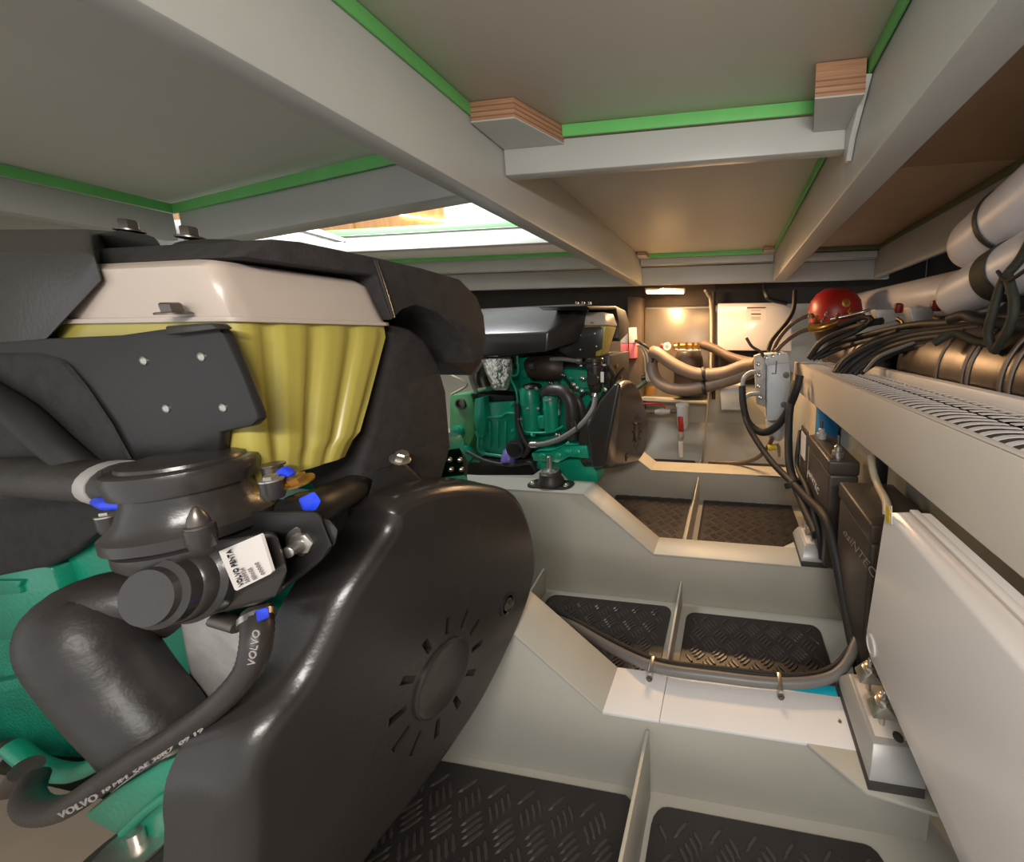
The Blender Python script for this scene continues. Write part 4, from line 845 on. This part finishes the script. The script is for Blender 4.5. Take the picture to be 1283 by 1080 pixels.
hose('lower bent grey elbow pipe on the left of the fuel filter', [(952, 493, 1.87), (940, 494, 1.86), (932, 500, 1.85), (931, 508, 1.85)], .012, grey_al, 'pipe', 'elbow_pipe')
hose('black hose looping in a U under the fuel filter', [(930, 484, 1.85), (931, 505, 1.82), (937, 528, 1.78), (952, 541, 1.74), (968, 538, 1.70), (984, 520, 1.66), (997, 490, 1.6), (1002, 470, 1.6)], .019, cable_m)
hose('black hose running from the filter down past the farther black box', [(931, 508, 1.84), (936, 530, 1.76), (948, 552, 1.68), (968, 580, 1.55), (992, 604, 1.42), (1012, 625, 1.22), (1035, 650, 1.03), (1046, 690, .95), (1056, 740, .89), (1068, 800, .80), (1080, 850, .73)], .015, cable_m)
hose('black hose hanging straight down beside the fuel filter', [(998, 478, 1.66), (990, 510, 1.62), (988, 545, 1.58), (989, 580, 1.50), (996, 606, 1.42), (1010, 640, 1.25), (1024, 670, 1.12)], .018, cable_m)
hose('thin black hose from the filter bowl down into the farthest bay', [(968, 548, 1.86), (962, 560, 1.88), (948, 574, 2.0), (925, 580, 2.08), (890, 579, 2.12)], .012, brown_hose)
hose('thin black hose leaning against the face of the farther black box', [(1003, 540, 1.50), (1000, 560, 1.45), (999, 585, 1.42), (1012, 615, 1.25), (1024, 660, 1.12), (1030, 700, 1.10)], .010, cable_m)
t_ = at(992, 603, y=1.42); tag(obj('cable_tie', lathe(BM(), [(.034, 0), (.036, .004), (.036, .02), (.034, .024)], t_, (.3, -.4, -.8), 18), black_dk), 'black tie holding the two hoses together in front of the farther box', 'tie')
hose('left of three dark cables rising from the filter to the ceiling', [(962, 440, 1.98), (968, 425, 2.0), (984, 406, 2.05), (994, 388, 2.1), (996, 365, 2.2)], .013, cable_m, 'cable', 'cable')
hose('middle of three dark cables rising from the filter', [(968, 440, 1.96), (976, 424, 1.98), (990, 408, 2.0), (1006, 398, 2.0), (1024, 394, 2.0)], .012, brown_hose, 'cable', 'cable')
hose('right brown cable of three curving from the filter to the red pump', [(972, 440, 1.94), (984, 428, 1.94), (1000, 417, 1.95), (1018, 411, 1.95)], .013, brown_hose, 'cable', 'cable')
hose('black cable drooping from the ceiling above the white equipment box', [(956, 332, 2.52), (957, 350, 2.49), (960, 370, 2.35), (968, 376, 2.4), (985, 380, 2.5)], .014, cable_m, 'cable', 'cable')
# ------------------------------------------------------------------ back of the room
YB = 2.62
L = thing('light_fixture', 'warm glowing strip light under the far cross beam', 'light', at(835, 364, y=2.42))
obj('housing', prism(BM(), ats([(808, 361), (858, 361), (858, 366), (808, 366)], y=2.405), (0, .035, 0), .002), ivory, L)
obj('diffuser', prism(BM(), ats([(810, 363.5), (856, 363.5), (856, 367.5), (810, 367.5)], y=2.402), (0, .03, 0), .002), led_m, L)
obj('steel_panel', prism(BM(), ats([(808, 387), (889, 386), (889, 500), (808, 500)], y=2.70), (0, .098, 0), .003), mat('brushed_panel', (128, 118, 106), .32, .5, var=.05), bw)
struct(obj('trim_3', prism(BM(), ats([(786, 372), (803, 372), (804, 560), (790, 560)], y=2.60), (0, .15, 0), .004), MATS['shade_brown']))  # column whose shading is put into its brown colour
EB = thing('equipment_box', 'white equipment cabinet with red-lined label on the back wall', 'cabinet', at(945, 440, y=2.6))
obj('cabinet', prism(BM(), ats([(899, 380), (975, 379), (992, 386), (992, 440), (899, 439)], y=2.55), (0, .2, 0), .008), gloss_white, EB)
lb = obj('label', prism(BM(), ats([(935, 384), (960, 384), (960, 401), (935, 401)], y=2.549), (0, .002, 0)), label_m, EB, label='small white printed label')
obj('label_line', prism(BM(), ats([(936, 384.8), (959.5, 384.6), (959.5, 386.3), (936, 386.5)], y=2.5475), (0, .001, 0)), darkred, lb)
obj('label_line', prism(BM(), ats([(941, 392.8), (953.5, 392.8), (953.5, 394.2), (941, 394.2)], y=2.5475), (0, .001, 0)), ink, lb)
for k in (388.5, 397, 399.2): obj('label_line', prism(BM(), ats([(941, k), (953, k), (953, k + .7), (941, k + .7)], y=2.5475), (0, .001, 0)), greyink, lb)
hose('ivory conduit pipe running down the back wall to the floor', [(883, 364, 2.45), (887, 370, 2.5), (890, 378, 2.55), (891, 420, 2.58), (890, 470, 2.6), (887, 500, 2.6), (885, 525, 2.6), (882, 560, 2.6), (879, 578, 2.6)], .009, ivory, 'pipe', 'conduit')
hose('dark wall post beside the white equipment cabinet', [(894, 366, 2.7), (894, 500, 2.7)], .016, brown_m, 'post', 'wall_post')
struct(obj('added_slope', prism(BM(), [(-3.0, 2.60, .001), (-3.0, 2.799, .001), (-3.0, 2.799, .27)], (3.45, 0, 0), .002), paint))  # sloped plate added along the wall foot to catch lamp light
SH = thing('shelf', 'small pale shelf carrying the pressure vessel at the back wall', 'shelf', at(845, 500, y=2.5))
obj('shelf_board', prism(BM(), [at(800, 499, y=2.45), at(886, 503, y=2.45), at(886, 499, y=2.72), at(800, 496, y=2.72)], (0, 0, -.018), .002), ivory, SH)
AV = thing('pressure_vessel', 'dark domed pressure vessel behind the looped tan hoses', 'vessel', at(863, 482, y=2.58))
c = at(863, 482, y=2.58)
obj('vessel_body', lathe(BM(), [(.105, -.02), (.12, .01), (.12, .03), (.115, .03), (.115, .12), (.11, .2), (.09, .255), (.05, .285), (0, .29)], c, (0, 0, 1), 36), brown_m, AV)
obj('vessel_base', lathe(BM(), [(.13, -.07), (.13, -.02), (.11, -.018)], c, (0, 0, 1), 30), black_dk, AV)
MN = thing('brass_manifold', 'brass manifold with round white gauge above the pressure vessel', 'manifold', at(858, 434, y=2.45))
obj('gauge', lathe(BM(), [(.028, 0), (.030, .006), (.028, .010), (0, .010)], at(836, 434, y=2.43), (0, -1, 0), 24), white_m, MN)
obj('gauge_dial', lathe(BM(), [(.013, .0101), (.012, .0115), (0, .0115)], at(836, 434, y=2.43), (0, -1, 0), 16), cast_al, MN)
obj('gauge_back', tube(BM(), aty([(828, 433, 2.45), (834, 434, 2.45)]), .018, 14, smooth=False), red_m, MN)
obj('pipe', tube(BM(), aty([(838, 434, 2.46), (860, 433, 2.46), (885, 432, 2.46)]), .013, 12), brass, MN)
for px in (843, 850, 860, 868, 875): obj('fitting', tube(BM(), aty([(px, 429, 2.455), (px + 1, 440, 2.455)]), .013, 8, smooth=False), brass, MN)
obj('pipe', tube(BM(), aty([(846, 438, 2.45), (858, 439, 2.45), (878, 439, 2.45)]), .008, 8), cast_al, MN)
hose('upper tan hose looping in front of the pressure vessel', [(817, 441, 2.42), (824, 443, 2.40), (838, 453, 2.38), (856, 463, 2.36), (876, 469, 2.34), (905, 468, 2.30), (932, 459, 2.25), (948, 456, 2.2)], .045, tan_hose)
hose('lower tan hose curving under the pressure vessel', [(820, 442, 2.46), (817, 458, 2.46), (822, 475, 2.42), (838, 486, 2.38), (860, 488, 2.36), (885, 484, 2.34), (910, 477, 2.30), (936, 468, 2.25), (950, 462, 2.2)], .043, tan_hose)
hose('dark brown insulated hose sloping from the manifold to the filter', [(879, 431, 2.45), (895, 437, 2.42), (912, 446, 2.38), (932, 452, 2.32), (950, 455, 2.2)], .032, brown_hose)
obj_s = tag(obj('hose_strap', lathe(BM(), [(.05, 0), (.053, .004), (.053, .022), (.05, .026)], at(880, 469, y=2.335), (1, 0, .15), 18), black_dk), 'black strap around the upper tan hose', 'strap')
tag(obj('hose_strap', lathe(BM(), [(.05, 0), (.053, .004), (.053, .022), (.05, .026)], at(880, 486, y=2.335), (1, 0, .15), 18), black_dk), 'black strap around the lower tan hose', 'strap')
cnt = thing('container', 'pale plastic container on the floor behind the filter at the back', 'container', at(915, 512, y=2.5))
obj('tub', hull(BM(), ats([(902, 486), (930, 486), (932, 514), (904, 514)], y=2.45) + ats([(902, 484), (930, 484), (932, 512), (904, 512)], y=2.799), .01), filt_m, cnt)
obj('tub_lid', prism(BM(), ats([(900, 483), (933, 483), (933, 487), (900, 487)], y=2.44), (0, .2, 0), .004), white_m, cnt)
VP_ = thing('drain_pipe', 'white stand pipe with red lever valve under the back shelf', 'pipe', at(853, 566, y=2.4))
a_ = at(855, 506, y=2.4); z1 = at(855, 540, y=2.4).z
obj('strainer', lathe(BM(), [(.030, z1 - a_.z + .02), (.040, z1 - a_.z + .05), (.042, -.02), (.048, -.018), (.048, 0), (.03, .004)], a_, (0, 0, 1), 26), filt_m, VP_)
obj('lever', hull(BM(), ats([(849, 522), (856, 522), (857, 541), (850, 541)], y=2.34) + ats([(849, 522), (856, 522), (857, 541), (850, 541)], y=2.35), .003), red_m, VP_)
obj('valve_body', tube(BM(), aty([(853, 540, 2.37), (853, 546, 2.37), (853, 552, 2.37)]), [.018, .026, .018], 12), cast_al, VP_)
obj('lower_pipe', tube(BM(), aty([(853, 550, 2.37), (853, 572, 2.37)]), .018, 14, smooth=False), white_m, VP_)
VL = thing('lever_valve', 'brass pipe valve with long red lever beside the stand pipe', 'valve', at(825, 516, y=2.4))
obj('pipe', tube(BM(), aty([(795, 515, 2.4), (820, 516, 2.4), (848, 515, 2.4)]), .017, 14), brown_hose, VL)
obj('valve_body', tube(BM(), aty([(820, 516, 2.4), (828, 516, 2.4), (840, 515, 2.4)]), [.016, .026, .018], 12), cast_al, VL)
obj('lever', tube(BM(), aty([(800, 506, 2.39), (825, 506, 2.39), (834, 511, 2.39)]), .009, 10), red_m, VL)
PBX = thing('control_box', 'white and pink box on the column right of the far engine', 'box', at(787, 448, y=2.2))
obj('upper_half', prism(BM(), ats([(772, 412), (795, 410), (796, 430), (772, 430)], y=2.54), (0, .07, 0), .004), gloss_white, PBX)
obj('lower_half', prism(BM(), ats([(772, 430.5), (796, 430.5), (796, 449), (772, 449)], y=2.54), (0, .07, 0), .004), pink_m, PBX, label='pink lower half')
obj('bracket', tube(BM(), aty([(787, 411, 2.532), (788, 449, 2.532), (776, 449, 2.532)]), .004, 8, smooth=False), cable_m, PBX)
OP = thing('bilge_pump', 'small orange and white pump on the back shelf beside the hoses', 'pump', at(815, 494, y=2.5))
obj('pump_head', hull(BM(), ats([(809, 464), (817, 463), (818, 478), (809, 478)], y=2.45) + ats([(809, 464), (818, 464), (818, 478)], y=2.5), .004), ivory, OP)
obj('pump_base', hull(BM(), ats([(810, 484), (820, 484), (822, 493), (810, 494)], y=2.45) + ats([(810, 484), (820, 484), (822, 493)], y=2.52), .004), orange_m, OP)
obj('motor', tube(BM(), aty([(804, 474, 2.48), (813, 472, 2.48)]), .02, 14, smooth=False), black_dk, OP)
for k, (dx, lab_) in enumerate(((0, 'pale wire looping down from the column, left of three'), (4, 'pale wire looping down from the column, middle of three'), (8, 'pale wire looping down from the column, right of three'))):
    hose(lab_, [(797 + dx * .3, 432, 2.4), (803 + dx * .8, 436, 2.42), (808 + dx, 450, 2.43), (809 + dx * .8, 466, 2.45)], .007, ivory, 'wire', 'wire')
hose('black cable curving from the column to the hose loop', [(795, 426, 2.60), (803, 430, 2.40), (812, 436, 2.40), (818, 446, 2.42), (816, 460, 2.44)], .011, cable_m, 'cable', 'cable')
hose('dark green hose stub lying on the back shelf behind the engine cover', [(797, 487, 2.4), (804, 482, 2.42), (810, 478, 2.44)], .018, mat('dark_green', (58, 74, 56), .5), 'hose', 'hose')
